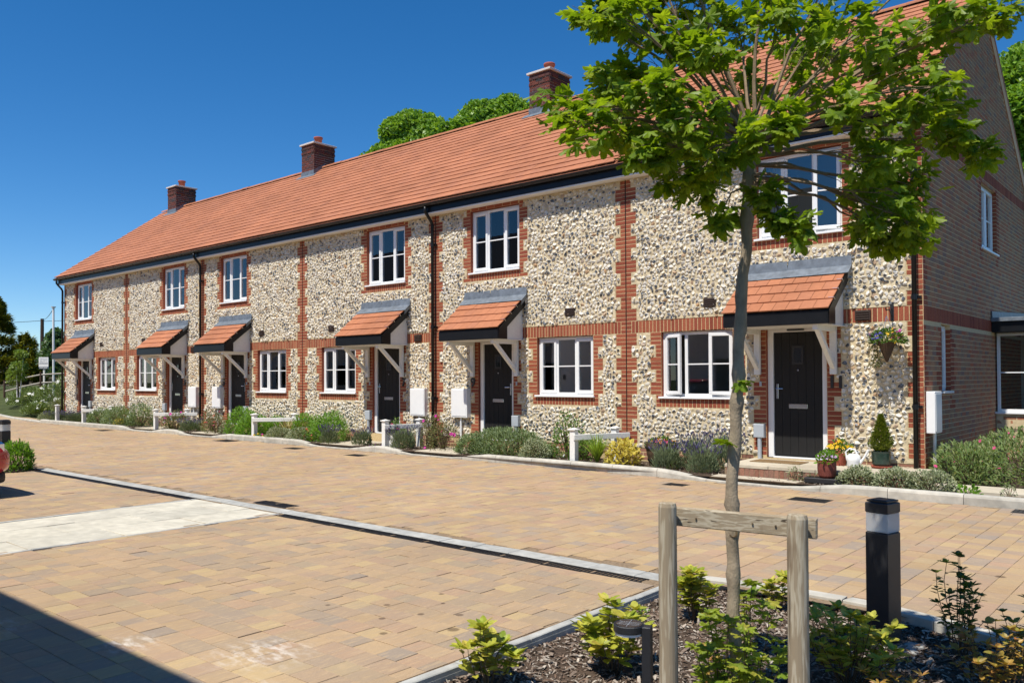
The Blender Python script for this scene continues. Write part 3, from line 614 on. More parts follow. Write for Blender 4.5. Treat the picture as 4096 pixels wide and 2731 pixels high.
        MB().bbox(c0-.05, c1+.05, y0-.05, y1+.05, zt, zt+.055, .006).part('chimney_cap', MT['cap'], CH)
        MB().lathe([(.13, .0), (.125, .22), (.15, .23), (.155, .27), (.15, .29), (.12, .29)], ((c0+c1)/2, (y0+y1)/2, zt+.055), 20).part('chimney_pot', MT['terracotta'], CH, True)
        zf = roofz(y0); m = MB(); m.box(c0-.012, c1+.012, y0-.014, y0-.004, zf-.1, zf+.17); m.add([(c0-.15, y0-.16, roofz(y0-.16)+.035), (c1+.15, y0-.16, roofz(y0-.16)+.035), (c1+.15, y0-.0, zf+.04), (c0-.15, y0-.0, zf+.04)], [(0, 1, 2, 3)])
        for xx in (c0-.012, c1+.004): m.prism([(y0-.01, zf-.05), (y0-.01, zf+.17), (RY, RZ+.13), (RY, RZ-.05)], xx, xx+.008, 0)
        m.part('lead_flashing', MT['lead'], CH)
    return H
# ------------------------------------------------------------------ ground, road, kerbs
KX = [-75, -48, -42, -35, -30.6, -26, -16, -10, -5, -2.7, -.5, 9]; KY = [7, 1.9, .8, -.5, -1.0, -1.08, -1.17, -1.30, -1.33, -1.46, -1.58, -1.55]
def kerbY(x): return float(np.interp(x, KX, KY))
m = MB()
gx = [-420, -150, -90, -66, -58, -50, -44, -40, -36, -33, -31, 8, 12, 40, 400]; gy = [-400, -60, -30, -16, -8, -3, 0, 2.5, 6, 12, 20, 60, 400]
def gz(x, y):
    if x > -31.5: return -.11
    t = min(1, max(0, (y-kerbY(x)-.1)/3.2))*min(1, (-31.5-x)/7); return -.11+1.10*t+.35*min(1, max(0, (-44-x)/14))*min(1, max(0, (y-0)/5))
V = [(x, y, gz(x, y)) for y in gy for x in gx]; nx = len(gx)
m.add(V, [(j*nx+i, j*nx+i+1, (j+1)*nx+i+1, (j+1)*nx+i) for j in range(len(gy)-1) for i in range(nx-1)])
struct(m.part('ground', MT['ground']))
BLX = [-.1, .15, .5, 1.03, 1.41, 1.67, 1.99, 2.42, 3.3, 5.0, 9.]; BLY = [-7.30, -7.12, -7.08, -7.05, -7.06, -7.13, -7.24, -7.37, -7.75, -9.0, -11.2]
m = MB(); rx = [-75, -60, -44, -36, -28, -8, 9]; 
m.add([(x, -7.15, -.0065) for x in rx]+[(x, kerbY(x), -.0065) for x in rx], [(i, i+1, i+8, i+7) for i in range(6)])
bx = [0., .15, .5, 1.03, 1.41, 1.67, 1.99, 2.42, 3.3, 5.0, 9.]; m.add([(x, float(np.interp(x, BLX, BLY)), -.0066) for x in bx]+[(x, -7.0, -.0066) for x in bx], [(i, i+1, i+12, i+11) for i in range(10)])
ROAD = struct(m.part('road', MT['base']))
BAY = struct(MB().add([(-60, -13.3, -.0065), (0.03, -13.3, -.0065), (.03, -7.15, -.0065), (-60, -7.15, -.0065)], [(0, 1, 2, 3)]).part('parking_bay', MT['base']))
# pavers: laid in courses of 173 mm; lengths vary
def pavers(x0, x1, y0, y1, alongX, ok):
    it = []; c = .173; a0, a1, b0, b1 = (y0, y1, x0, x1) if alongX else (x0, x1, y0, y1)
    k = 0
    while a0+c*(k+1) <= a1+.01:
        b = b0+rng.uniform(-.15, 0)
        while b < b1:
            l = [.13, .173, .173, .216, .255][rng.integers(0, 5)]; s, e = max(b, b0), min(b+l, b1); a = a0+c*(k+.5)
            if e-s > .03:
                p = ((s+e)/2, a) if alongX else (a, (s+e)/2)
                if ok(*p): it.append((p[0], p[1], (e-s-.0025) if alongX else c-.0025, c-.0025 if alongX else (e-s-.0025), 0.))
            b += l
        k += 1
    return it
gb = (np.zeros(3), X_, Y_, Z_)
def bedline(x): return np.interp(x, BLX, BLY)
lay('paver', 'paving', pavers(-33, 8.5, -10.5, -.2, False, lambda x, y: y < kerbY(x)-.06 and y > (-7.05 if x < .02 else bedline(x)+.17)), gb, MT['paver'], ROAD, .009, .0016, .0011, tilt=.004)
lay('paver', 'paving', pavers(-13.2, .0, -13.2, -7.50, True, lambda x, y: not (-7.16 < x < -5.22) and not (x < -12.65)), gb, MT['paver2'], BAY, .009, .0018, .0013, tilt=.005)
# far road surface beyond the single pavers
struct(MB().add([(-75, -7.15, -.004), (-33.0, -7.15, -.004), (-33.0, -.0, -.004), (-44, 1.6, -.004), (-75, 6.3, -.004)], [(0, 1, 2, 3, 4)]).part('far_road', MT['paver']))
struct(MB().add([(-60, -13.3, -.004), (-13.2, -13.3, -.004), (-13.2, -7.5, -.004), (-60, -7.5, -.004)], [(0, 1, 2, 3)]).part('far_parking_bay', MT['paver2']))
# light walkway of big slabs, grey edging strip, slot drains
WK = struct(MB().box(-7.17, -5.21, -13.3, -7.30, -.05, -.006).part('walkway', MT['base']))
it = []
for i, (xa, w) in enumerate(((-7.12, .62), (-6.495, .62), (-5.87, .62))):
    y = -7.38-(.3 if i % 2 else 0)
    if i % 2: it.append((xa+w/2, -7.525, w-.006, .294, .0))
    while y > -13.2: it.append((xa+w/2, y-.45, w-.006, .894, .0)); y -= .9
lay('slab', 'slabs', it, gb, MT['cslab'], WK, .02, .004, .0015)
lay('edging_stone', 'edging', [(x, y-.45, .05, .894, .004) for x in (-7.15, -5.225) for y in np.arange(-7.38, -12.4, -.9)], gb, MT['greykerb'], WK, .03, .004, .001)
ED = struct(MB().box(-13.0, .12, -7.34, -7.14, -.05, -.006).part('edging_strip', MT['base']))
lay('edging_stone', 'edging', [(x+.225, -7.24, .444, .19, .003) for x in np.arange(-12.9, -.1, .45)], gb, MT['greykerb'], ED, .02, .005, .001)
def slot_drain(x0, x1, lab):
    t = thing('slot_drain', lab, 'drain', ((x0+x1)/2, -7.41, 0), 'slot drains along the parking bays')
    MB().box(x0, x1, -7.485, -7.345, -.03, -.012).part('channel', MT['black'], t)
    L = .5; n = int((x1-x0)/L)
    m = MB(); m.box(-L/2+.002, L/2-.002, -.066, -.05, -.012, .001); m.box(-L/2+.002, L/2-.002, .05, .066, -.012, .001)
    for k in range(12): a = -L/2+.02+k*.04; m.box(a, a+.018, -.05, .05, -.012, -.0008)
    me = m.mesh('grating', MT['grate']); inst('grating', me, np.repeat(np.eye(3)[None], n, 0), np.array([(x0+L*(k+.5), -7.415, .001) for k in range(n)]), t)
slot_drain(-12.6, -7.1, 'black slotted drain channel to the left of the pale slab walkway')
slot_drain(-5.15, .0, 'black slotted drain channel running from the pale slab walkway to the bark bed')
# kerb along the front gardens: stones with dropped sections at the doors
KERB = struct(MB().box(-28, 8, -1.2, -1.1, -.2, -.1).part('kerb', MT['kerb']))
DC = {1: -29.0, 3: -22.15, 5: -18.55, 7: -11.90, 9: -8.38, 11: -1.905}
PTH = {3: -22.2, 5: -18.6, 7: -12.35, 9: -9.0, 11: -2.05}
def kh(x):
    h = .125
    for k, c in PTH.items():
        d = abs(x-c); h = min(h, .025+.10*min(1, max(0, (d-.62)/.85)))
    return h
def kerb_run(pts, hfun, w=.13, L=.90, parent=KERB):
    P = np.array(pts, float); sg = np.linalg.norm(np.diff(P, axis=0), axis=1); cum = np.r_[0, np.cumsum(sg)]; n = max(1, int(round(cum[-1]/L)))
    for k in range(n):
        a, b = cum[-1]*k/n+.003, cum[-1]*(k+1)/n-.003; m = MB(); S = np.linspace(a, b, 4); q = np.stack([np.interp(S, cum, P[:, i]) for i in (0, 1)], 1)
        t = (q[-1]-q[0])/np.linalg.norm(q[-1]-q[0]); nn = np.array([-t[1], t[0]]); V = []
        for p in q:
            h = hfun(p[0]); bw = min(.035, h*.4)
            for (o, z) in ((0, -.05), (0, max(.004, h-bw*1.0)), (bw*.35, h-bw*.25), (bw, h), (w, h), (w, -.05)): V.append((p[0]+nn[0]*o, p[1]+nn[1]*o, z))
        F = [(i*6+j, (i+1)*6+j, (i+1)*6+j+1, i*6+j+1) for i in range(3) for j in range(5)]+[tuple(range(6))[::-1], tuple(range(18, 24))]
        m.add(V, F, rng.random()); m.part('kerb_stone', MT['kerb'], parent)
kerb_run([(x, kerbY(x)) for x in np.arange(-30.5, 8.1, .5)], kh)
kerb_run([(x, kerbY(x)) for x in np.arange(-48, -30.4, .5)], lambda x: .06)
# soil of the front beds, paths to the doors, landing of number 11
struct(MB().add([(-30.9, .0, .07), (-30.9, kerbY(-30.9)+.1, .07), (0, kerbY(0)+.1, .07), (8, kerbY(8)+.1, .07), (8, 4.8, .07), (0.0, 4.8, .07), (0, 0, .07)], [(0, 1, 2, 6), (6, 2, 3, 4), (6, 4, 5)]).part('garden_bed', MT['soil']))
for k, c in PTH.items():
    if k == 11: continue
    p = struct(MB().box(c-.62, c+.62, kerbY(c)+.125, -.0, .02, .076).part('path', MT['slab'])); yk = kerbY(c)+.13; d = -.01-yk
    sk = .35 if c != DC[k] else 0
    lay('slab', 'slabs', [(c+dx, yk+d*(j+.5)/2, .60, d/2-.006, .084) for dx in (-.305, .305) for j in range(2)], gb, MT['slab'], p, .03, .006, .002)
PF = struct(MB().box(-2.72, -1.35, kerbY(-2)+.12, -1.09, .0, .0705).part('path', MT['base']))
lay('slab', 'slabs', [(-2.37, -1.225, .66, .27, .08), (-1.70, -1.225, .66, .27, .08)], gb, MT['slab'], PF, .03, .004, .001)
LD = struct(MB().box(-2.62, .22, -1.072, .0, .02, .20).part('doorstep', MT['base']))
lay('slab', 'slabs', [(-2.62+.71*(k+.5), y, .702, .535, .252) for k in range(4) for y in (-.815, -.275)], gb, MT['slab'], LD, .048, .006, .002)
lay('brick', 'brickwork', [(-2.6+.078*(k+.5), .128, .068, .145, 0) for k in range(36)], (np.array([0, -1.078, 0]), X_, Z_, -Y_), MT['plinth'], LD, .02, .004, .001)
PG = struct(MB().box(.24, 8, -1.02, -.42, .02, .08).part('path', MT['base']))
lay('slab', 'slabs', [(.24+.9*(k+.5), -.72, .892, .60, .112) for k in range(8)], gb, MT['slab'], PG, .05, .005, .002)
stuff(scat('gravel', (np.array([(-1, -1, 0), (1, -1, 0), (1, 1, 0), (-1, 1, 0), (0, 0, 1.2)]), [np.array([(0, 1, 4), (1, 2, 4), (2, 3, 4), (3, 0, 4)])]), (lambda N: np.eye(3)[None]*rng.uniform(.006, .013, (N, 1, 1)))(500),
           np.stack([rng.uniform(-1.1, -.05, 500), -.02-rng.random(500)**2*.14, np.full(500, .252)], 1), rng.random(500), MT['gravel']))
def chips(name, N, fx, fz, smin, smax):
    T = (np.array([(-1, -.28, 0), (-.1, -.34, .12), (1, -.2, .05), (1, .24, 0), (.05, .3, .16), (-1, .2, .03)]), [np.array([(0, 1, 4, 5), (1, 2, 3, 4)])])
    P = fx(N); th = rng.uniform(0, 2*PI, N); s = rng.uniform(smin, smax, N)*rng.choice([.6, 1, 1, 1.5], N); ti = rng.normal(0, .35, (N, 2)); B = np.zeros((N, 3, 3)); c, q = np.cos(th), np.sin(th)
    B[:, :, 0] = np.stack([c, q, ti[:, 0]], 1); B[:, :, 1] = np.stack([-q, c, ti[:, 1]], 1); B[:, :, 2] = np.array([0, 0, 1.])
    B *= s[:, None, None]; B[:, :, 1] *= rng.uniform(.5, 1.5, N)[:, None]
    return stuff(scat(name, T, B, np.column_stack([P, fz(P)+rng.uniform(0, .016, N)]), rng.random(N)**1.3, MT['mulch']))
chips('bark_mulch', 5200, lambda N: (lambda x: np.stack([x, np.interp(x, KX, KY)+.14+rng.random(N)*.95], 1))(rng.uniform(-28, 3.5, N)), lambda P: np.full(len(P), .07), .008, .022)
# iron covers in the road
def cover(x, y, w, h, lab, bars=False):
    t = thing('road_cover', lab, 'drain cover', (x, y, 0), 'iron covers in the paved road'); m = MB(); m.bbox(x-w/2, x+w/2, y-h/2, y+h/2, -.006, .003, .002); m.part('frame', MT['grate'], t)
    m = MB(); n = 8
    for k in range(n): a = x-w/2+.03+(w-.06)*k/n; m.box(a, a+(w-.06)/n*.5, y-h/2+.03, y+h/2-.03, .0031, .006)
    m.part('grid', MT['bmetal'] if bars else MT['grate'], t)
cover(-16.4, -1.55, .75, .45, 'dark iron cover in the paving beside the kerb by the striped leaf plants')
cover(-12.95, -1.85, .5, .32, 'small dark iron cover in the paving in front of the lavender at the drop kerb')
cover(-10.45, -2.05, .5, .3, 'small dark iron cover in the paving opposite the white pot with pink flowers')
cover(-.78, -2.38, .5, .32, 'worn iron cover in the paving in front of the pot of lilac flowers')
cover(1.62, kerbY(1.5)-.17, .45, .30, 'barred iron gully grate against the kerb at the right edge', bars=True)
cover(-6.1, -6.98, .36, .22, 'left of two small iron covers set against the grey edging strip')
cover(-5.72, -6.98, .36, .22, 'right of two small iron covers set against the grey edging strip, moss on it')
cover(-2.9, -2.1, .34, .26, 'small dark iron cover in the paving behind the young tree trunk')
cover(-23.6, -1.6, .7, .4, 'flat iron cover in the paving near the far kerb by the yellow plant')

# ------------------------------------------------------------------ the six houses
XB = [-30.92, -25.58, -20.44, -15.27, -10.18, -5.11, 0.]
house(1, XB[0], XB[1], DC[1], -27.83, -29.82, -1, 'end house, number 1, at the far left end of the flint row', pipe=-30.88, vents=[(-27.54, 2.88)], chim=(-29.86, -29.16), shutF=True, shutG=True)
house(3, XB[1], XB[2], DC[3], -24.79, -22.95, 1, 'flint house with number 3 beside its dark door, second from the far left end', meter=-20.86, vents=[(-24.28, 2.91), (-21.0, 2.523)], shutF=True, shutG=True)
house(5, XB[2], XB[3], DC[5], -17.41, -19.36, -1, 'flint house, number 5, with the middle of the three chimneys on its roof', pipe=-20.42, meter=-19.44, vents=[(-17.18, 2.88)], chim=(-20.47, -19.77), shutF=True, shutG=True)
house(7, XB[3], XB[4], DC[7], -14.43, -12.60, 1, 'flint house with number 7 right of its dark door and white louvred shutters inside', meter=-10.68, vents=[(-14.0, 2.88), (-10.76, 2.523)], shutF=True, shutG=True)
house(9, XB[4], XB[5], DC[9], -7.245, -9.09, -1, 'flint house with number 9 left of its dark door and unshuttered windows', pipe=-10.20, meter=-9.345, vents=[(-6.40, 2.88)], chim=(-10.40, -9.72), curG=[(.05, .36)], curF=[(.02, .3)])
H11 = house(11, XB[5], XB[6], DC[11], -4.37, -2.535, 1, 'nearest flint house with number 11, a brick gable end and open white casements', pipe=-.10, vents=[(-3.40, 2.88), (-.85, 2.523)],
            opensG={0: .36, 2: -.30}, opensF={2: -.22}, curF=[(.05, .4)])
# red joint lines between the houses
for i in range(1, 6): MB().box(XB[i]-.009, XB[i]+.009, -.004, .01, .2, 5.27).part('movement_joint', MT['vent'], H11)
# gable end of number 11
wins = [(.98, 1.52, 1.36, 2.40), (3.86, 5.16, 3.92, 5.14)]
it = []; red = []; bandz = [(ZB0, ZB1), (5.185, 5.395)]
j = 0; z = .10
while z < 8.7:
    zc = z+.0375
    inb = [b for b in bandz if b[0]-.03 < zc < b[1]+.03]
    if not inb:
        y = -.0+(.1125 if j % 2 else 0); first = True
        y = 0.
        while y < 8.1:
            blk = int(j//3) % 2; l = (.2225 if blk == 0 else .115) if first else (.225 if rng.random() > .35 or y < .4 else .1125)
            y1 = min(y+l, 8.1)
            for (a, b, c, d) in wins:
                if c-.0 < zc < d and y < a-.02 < y1: y1 = a
                if c-.0 < zc < d and a-.02 <= y < b: y = None; nb = b; break
            if y is None: y = nb; first = False; continue
            if y1-y > .03 and zc < roofz((y+y1)/2)-.14-.0:
                q = ((y+y1)/2, zc, round(y1-y, 2)-.01, .065, 0.)
                isred = first or any(c-.25 < zc < d+.1 and (a-.24+.11*((j//3) % 2) < q[0] < a or b < q[0] < b+.24-.11*((j//3) % 2)) for (a, b, c, d) in wins)
                (red if isred else it).append(q)
            y = y1; first = False
        z += .075
    else:
        b = inb[0]
        for k in range(int(8.1/.075)): 
            if b[0]+.1 < roofz(.075*(k+.5))-.2: red.append((.075*(k+.5), (b[0]+b[1])/2, .065, b[1]-b[0]-.01, 0))
        z = b[1]+.0
    j += 1
gbase = (np.array([.004, 0, 0]), Y_, Z_, X_)
lay('gable_brick', 'gable_brickwork', it, gbase, MT['gbrick'], H11, .02, .004, .0009, tilt=.004)
lay('red_gable_brick', 'red_gable_brickwork', red, gbase, MT['brick'], H11, .02, .004, .0008)
m = MB(); ys = sorted({0, 8.1, RY, *[w[0] for w in wins], *[w[1] for w in wins]})
def gwall(x, y0, y1, z0, z1): m.add([(x, y0, z0), (x, y1, z0), (x, y1, z1 if np.isscalar(z1) else z1[1]), (x, y0, z1 if np.isscalar(z1) else z1[0])], [(0, 1, 2, 3)])
for y0, y1 in zip(ys[:-1], ys[1:]):
    t = (roofz(y0)-.1, roofz(y1)-.1); w = [q for q in wins if abs(q[0]-y0) < .01]
    if w: gwall(0, y0, y1, -.1, w[0][2]); gwall(0, y0, y1, w[0][3], t)
    elif 3.86 <= y0 < 5.16: gwall(0, y0, y1, -.1, 3.92); gwall(0, y0, y1, 5.14, t)
    else: gwall(0, y0, y1, -.1, t)
for (a, b, c, d) in wins:
    for yy in (a, b): m.add([(0, yy, c), (-.12, yy, c), (-.12, yy, d), (0, yy, d)], [(0, 1, 2, 3)])
    m.add([(0, a, d), (0, b, d), (-.12, b, d), (-.12, a, d)], [(0, 1, 2, 3)])
m.part('gable_wall', MT['gmortar'], H11)
m = MB()
for (a, b, c, d) in wins:
    for yy in (a+.001, b-.004):
        for k in range(int((d-c)/.075)): m.bbox(-.11, .003, yy, yy+.003, c+.075*k+.005, c+.075*k+.07, .0008)
m.part('red_reveal_bricks', MT['brick'], H11)
window(H11, (np.array([0, .98, 1.36]), Y_, Z_, X_), .54, 1.03, lights=1, cas=(0,), rec=.075, deep=.8)
window(H11, (np.array([0, 3.86, 3.92]), Y_, Z_, X_), 1.30, 1.21, lights=2, cas=(0, 1), rec=.075, deep=.8)
for sg in (-1, 1):
    m = MB(); e = RY+sg*(RY-EY); m.prism([(RY, RZ-.07), (RY, RZ-.15), (e, EZ-.13), (e, EZ-.05)], .0135, .055, 0); m.part('verge', MT['wpaint'], H11)
m = MB(); m.prism([(EY, EZ-.06), (0.0, roofz(0)-.10), (0, 5.28), (-.24, 5.28)], -.02, .012, 0); m.part('eaves_box', MT['black'], H11)
m = MB(); m.prism([(0, -.1), (8.1, -.1), (8.1, 5.7), (RY, RZ-.1), (0, 5.7)], -30.92, -30.90, 0); m.part('side_wall', MT['gbrick'], bpy.data.objects['terraced_house'])
m = MB(); m.bbox(.008, .125, .06, .44, .76, 1.37, .008); mb = m.part('meter_box', MT['white'], H11)
MB().bbox(.126, .132, .09, .41, .79, 1.34, .003).part('box_door', MT['white'], mb); MB().tube([(.065, .26, .76), (.065, .26, .0)], .025, 8).part('conduit', MT['white'], mb)
# low extension behind the gable
m = MB(); m.box(.012, 3.4, 4.86, 4.96, -.1, .88); m.box(.012, 3.4, 8.0, 8.1, -.1, 2.6); m.box(3.3, 3.4, 4.97, 8.0, -.1, 2.6); EX = m.part('extension_wall', MT['gmortar'], H11)
lay('brick', 'brickwork', [(.012+.225*(k+.5)-(.11 if j % 2 else 0)+.11, .05+.075*j, .215, .065, 0) for k in range(14) for j in range(11)], (np.array([0, 4.86, 0]), X_, Z_, -Y_), MT['gbrick'], EX, .02, .004, .001)
window(H11, (np.array([.03, 4.86, .91]), X_, Z_, -Y_), 3.2, 1.49, lights=3, cas=(), rec=.02, deep=2.6)
m = MB(); m.bbox(.013, 3.6, 4.55, 4.60, 2.41, 2.60, .004); m.box(.013, 3.55, 4.60, 4.86, 2.405, 2.42); m.part('extension_fascia', MT['black'], H11)
m = MB(); m.bbox(.013, 3.65, 4.50, 8.1, 2.601, 2.675, .006); m.prism([(4.55, 2.675), (8.1, 2.675), (8.1, 2.95), (4.62, 2.80), (4.52, 2.80)], .013, .03, 0); m.part('extension_roof', MT['lead'], H11)
# ------------------------------------------------------------------ plants
def leafT(k):
    if k == 'oval':
        V = [(0, 0, 0), (.22, .28, .05), (.26, .55, .05), (.14, .85, .0), (0, 1, -.06), (-.14, .85, .0), (-.26, .55, .05), (-.22, .28, .05), (0, .35, -.02), (0, .7, -.03)]
        return np.array(V, float), [np.array([(0, 1, 8), (0, 8, 7), (9, 3, 4), (9, 4, 5)]), np.array([(1, 2, 9, 8), (8, 9, 6, 7)]), np.array([(2, 3, 9), (9, 5, 6)])][0:2]+[np.array([(2, 3, 9), (9, 5, 6)])]
    if k == 'slim':
        V = [(0, 0, 0), (.13, .35, .03), (.10, .7, .02), (0, 1, -.06), (-.10, .7, .02), (-.13, .35, .03), (0, .5, -.015)]
        return np.array(V, float), [np.array([(0, 1, 6), (1, 2, 6), (2, 3, 6), (3, 4, 6), (4, 5, 6), (5, 0, 6)])]
    if k == 'tiny':
        return np.array([(0, 0, 0), (.24, .5, .06), (0, 1, -.04), (-.24, .5, .06)], float), [np.array([(0, 1, 2), (0, 2, 3)])]
    if k == 'maple':
        out = [(0, 0), (.14, .03), (.38, .0), (.47, .12), (.30, .27), (.38, .36), (.62, .50), (.68, .64), (.55, .73), (.25, .60), (.25, .76), (.20, .95), (.09, 1.04), (0, 1.06)]
        out = out+[(-x, y) for x, y in out[-2:0:-1]]; V = [(x, y, -.28*x*x-.10*y*y+.025*((i*7) % 5-2)) for i, (x, y) in enumerate(out)]+[(0, .42, .06)]
        n = len(out); return np.array(V, float), [np.array([(i, (i+1) % n, n) for i in range(n)])]
    if k == 'maple_lo':
        out = [(0, 0), (.36, .0), (.30, .3), (.66, .62), (.22, .62), (0, 1.05), (-.22, .62), (-.66, .62), (-.30, .3), (-.36, .0)]
        V = [(x, y, -.2*x*x) for x, y in out]+[(0, .42, .05)]; n = len(out); return np.array(V, float), [np.array([(i, (i+1) % n, n) for i in range(n)])]
    if k == 'clump':                                     # a little bunch of leaves for far crowns
        V = []; F = []
        r = np.random.default_rng(5)
        for i in range(5):
            d = r.normal(0, 1, 3); d /= np.linalg.norm(d); a = r.normal(0, 1, 3); a -= d*(a@d); a /= np.linalg.norm(a); c = r.normal(0, .35, 3); n = len(V)
            V += [c, c+d*.5+a*.28, c+d, c+d*.5-a*.28]; F += [(n, n+1, n+2, n+3)]
        return np.array(V, float), [np.array(F)]
LT = {k: leafT(k) for k in ('oval', 'slim', 'tiny', 'maple', 'maple_lo', 'clump')}
def orient(D, Nn, s):
    """leaf axes: y along D, z towards Nn; s = size"""
    D = D/np.linalg.norm(D, axis=1)[:, None]; X = np.cross(D, Nn); X /= np.linalg.norm(X, axis=1)[:, None]+1e-9; Zz = np.cross(X, D)
    return np.stack([X, D, Zz], 2)*np.asarray(s)[:, None, None]
def rdir(n): v = rng.normal(0, 1, (n, 3)); return v/np.linalg.norm(v, axis=1)[:, None]
def dome(n, rx, ry, h, lumps=9, rough=.25):
    d = rdir(n); d[:, 2] = np.abs(d[:, 2]); c = rdir(lumps); c[:, 2] = np.abs(c[:, 2]); k = np.max(d@c.T, axis=1)
    r = (1-rough+rough*1.3*np.clip((k-.6)/.4, 0, 1))*rng.uniform(.45, 1., n)**.45
    return d*np.array([rx, ry, h])*r[:, None], d
def flower_mesh(mat, n=6):
    m = MB()
    for k in range(n): a = 2*PI*k/n; c, s = math.cos(a), math.sin(a); t = .5*PI/n*1.6; m.add([(0, 0, .1), (.9*math.cos(a-t), .9*math.sin(a-t), .28), (1.05*c, 1.05*s, .2), (.9*math.cos(a+t), .9*math.sin(a+t), .28)], [(0, 1, 2, 3)], .3)
    return m.mesh('flower', mat)
FLM = {}
def flowers(parent, P, mat, s, name='flower'):
    if mat not in FLM: FLM[mat] = [flower_mesh(MT[mat], 5), flower_mesh(MT[mat], 6)]
    n = len(P); D = rdir(n)*.7+np.array([0, -.5, .8]); D /= np.linalg.norm(D, axis=1)[:, None]; A = np.cross(D, rdir(n)); A /= np.linalg.norm(A, axis=1)[:, None]
    inst(name, FLM[mat], np.stack([A, np.cross(D, A), D], 2)*rng.uniform(.75, 1.2, n)[:, None, None]*s, P, parent)
def bush(name, label, cat, loc, rx, ry, h, n, leaf, size, mat, group=None, fl=(), stems=14, stemmat='darktwig', rough=.28, lift=.0, upb=.5):
    t = thing(name, label, cat, loc, group); L = np.array(loc, float); P, d = dome(n, rx, ry, h, rough=rough)
    D = d*.7+rdir(n)*.75+np.array([0, 0, upb]); Nn = d*.4+np.array([0, -.45, 1.1])+rdir(n)*.55
    m = MB()
    for k in range(stems):
        a = rng.uniform(0, 2*PI); r = rng.uniform(.2, .8); e = np.array([rx*r*math.cos(a), ry*r*math.sin(a), h*rng.uniform(.5, .85)]); p = np.array([e[0]*.12, e[1]*.12, 0])
        m.tube(L+np.array([p, p+(e-p)*.5+[0, 0, .05*h], e]), [.009*h+.003, .006*h+.002, .002], 5, False)
    m.part('stems', MT[stemmat], t); stuff(scat('foliage', LT[leaf], orient(D, Nn, size*rng.uniform(.65, 1.25, n)), L+P+np.array([0, 0, lift]), rng.random(n), MT[mat], t))
    for (fm, k, s) in fl: Q, _ = dome(k, rx*1.02, ry*1.02, h*1.03, rough=.05); Q = Q/np.maximum(.75, np.linalg.norm(Q/np.array([rx, ry, h]), axis=1))[:, None]; flowers(t, L+Q+np.array([0, 0, lift]), fm, s)
    return t
def lavender(label, loc, r, h, n=150, group='lavender bushes in the front beds'):
    t = thing('lavender', label, 'lavender', loc, group); L = np.array(loc, float)
    k = int(n*9); P, d = dome(k, r*.9, r*.9, h*.78); stuff(scat('foliage', LT['slim'], orient(d+np.array([0, 0, 1.3])+rdir(k)*.3, d+rdir(k)*.5, rng.uniform(.04, .085, k)), L+P, rng.random(k), MT['lav'], t))
    V = d[:n]*np.array([r, r, h]); V[:, 2] = h*rng.uniform(.68, 1.05, n); V[:, :2] *= 1.15; S = []; m = MB()
    for e in V: b = e*np.array([.35, .35, .35]); m.tube(L+np.array([b, e]), .0022, 3, False)
    m.part('stems', MT['lav'], t); B = orient(V*np.array([.6, .6, 1])+rdir(n)*.08, rdir(n), rng.uniform(.04, .07, n)); sp = MB(); sp.lathe([(.02, 0), (.10, .2), (.13, .5), (.08, .8), (.03, 1.)], n=5)
    T = (np.concatenate(sp.V)[:, [0, 2, 1]], [np.array(sp.F[4])]); stuff(scat('flower_spikes', T, B, L+V-B[:, :, 1]*.5, rng.random(n), MT['lavfl'], t)); return t
def blades(name, label, cat, loc, r, h, n, w, mat, group=None, droop=.6):
    t = thing(name, label, cat, loc, group); L = np.array(loc, float); V = []; F = []; R = []
    for k in range(n):
        a = rng.uniform(0, 2*PI); ll = h*rng.uniform(.6, 1.1); sp = r*rng.uniform(.25, 1.); c, s = math.cos(a), math.sin(a); b = len(V); ww = w*rng.uniform(.7, 1.2)
        for i in range(5):
            q = i/4; x = sp*q**1.3; z = ll*(q-droop*.55*q*q*q*(sp/r)); hw = ww*(1-q)**.6*.5 if i < 4 else .0005; V += [L+[c*x-s*hw, s*x+c*hw, z], L+[c*x+s*hw, s*x-c*hw, z]]; R += [k/n]*2
        F += [(b+2*i, b+2*i+1, b+2*i+3, b+2*i+2) for i in range(4)]
    stuff(link('blades', mesh_np('blades', np.array(V)-L, [np.array(F)], MT[mat], {'rnd': np.array(R)}), t)); return t
SZ = .07
# right-hand beds
bush('rock_rose', 'wide rock rose bush with pink flowers growing against the shaded brick gable', 'shrub', (1.50, .70, .07), 1.40, 1.05, .78, 8200, 'slim', .07, 'cistus', fl=[('pink', 22, .026)], stems=40, rough=.2)
bush('rock_rose', 'rock rose sprawling round the foot of the corner downpipe', 'shrub', (.52, .12, .07), .50, .42, .66, 1700, 'slim', .07, 'cistus', fl=[('pink', 4, .026)])
HB = 'low variegated shrubs at the kerb'
for (x, y, rx, h, lab) in ((-.60, -1.17, .26, .30, 'variegated low shrub beside the black tray with the lilac pot'), (-.08, -1.16, .30, .27, 'middle variegated low shrub at the kerb in front of the downpipe'), (.36, -1.14, .32, .28, 'variegated low shrub at the kerb nearest the right edge'),
                          (-14.15, -.78, .5, .30, 'long clump of variegated low shrub in front of the striped blades'), (-15.1, -.80, .45, .29, 'variegated low shrub left of the post rail by the bright green bushes'), (-6.55, -.98, .34, .36, 'pale variegated shrub at the kerb left of the white rail of number 9'),
                          (-17.9, -.6, .35, .28, 'variegated low shrub below the door of number 5'), (-31.4, -.35, .5, .30, 'variegated low shrub under the pale grass at the far corner'), (-24.9, -.5, .3, .26, 'dark variegated low shrub by the far grey green mass')):
    bush('variegated_shrub', lab, 'shrub', (x, y, .075), rx, rx*.8, h, int(1500*rx/.3), 'oval', .036, 'varieg', HB, stems=16)
bush('small_shrub', 'sparse little shrub with bare stems left of the black tray', 'shrub', (-1.46, -1.18, .075), .13, .1, .24, 90, 'oval', .035, 'varieg', stems=12, stemmat='twig')
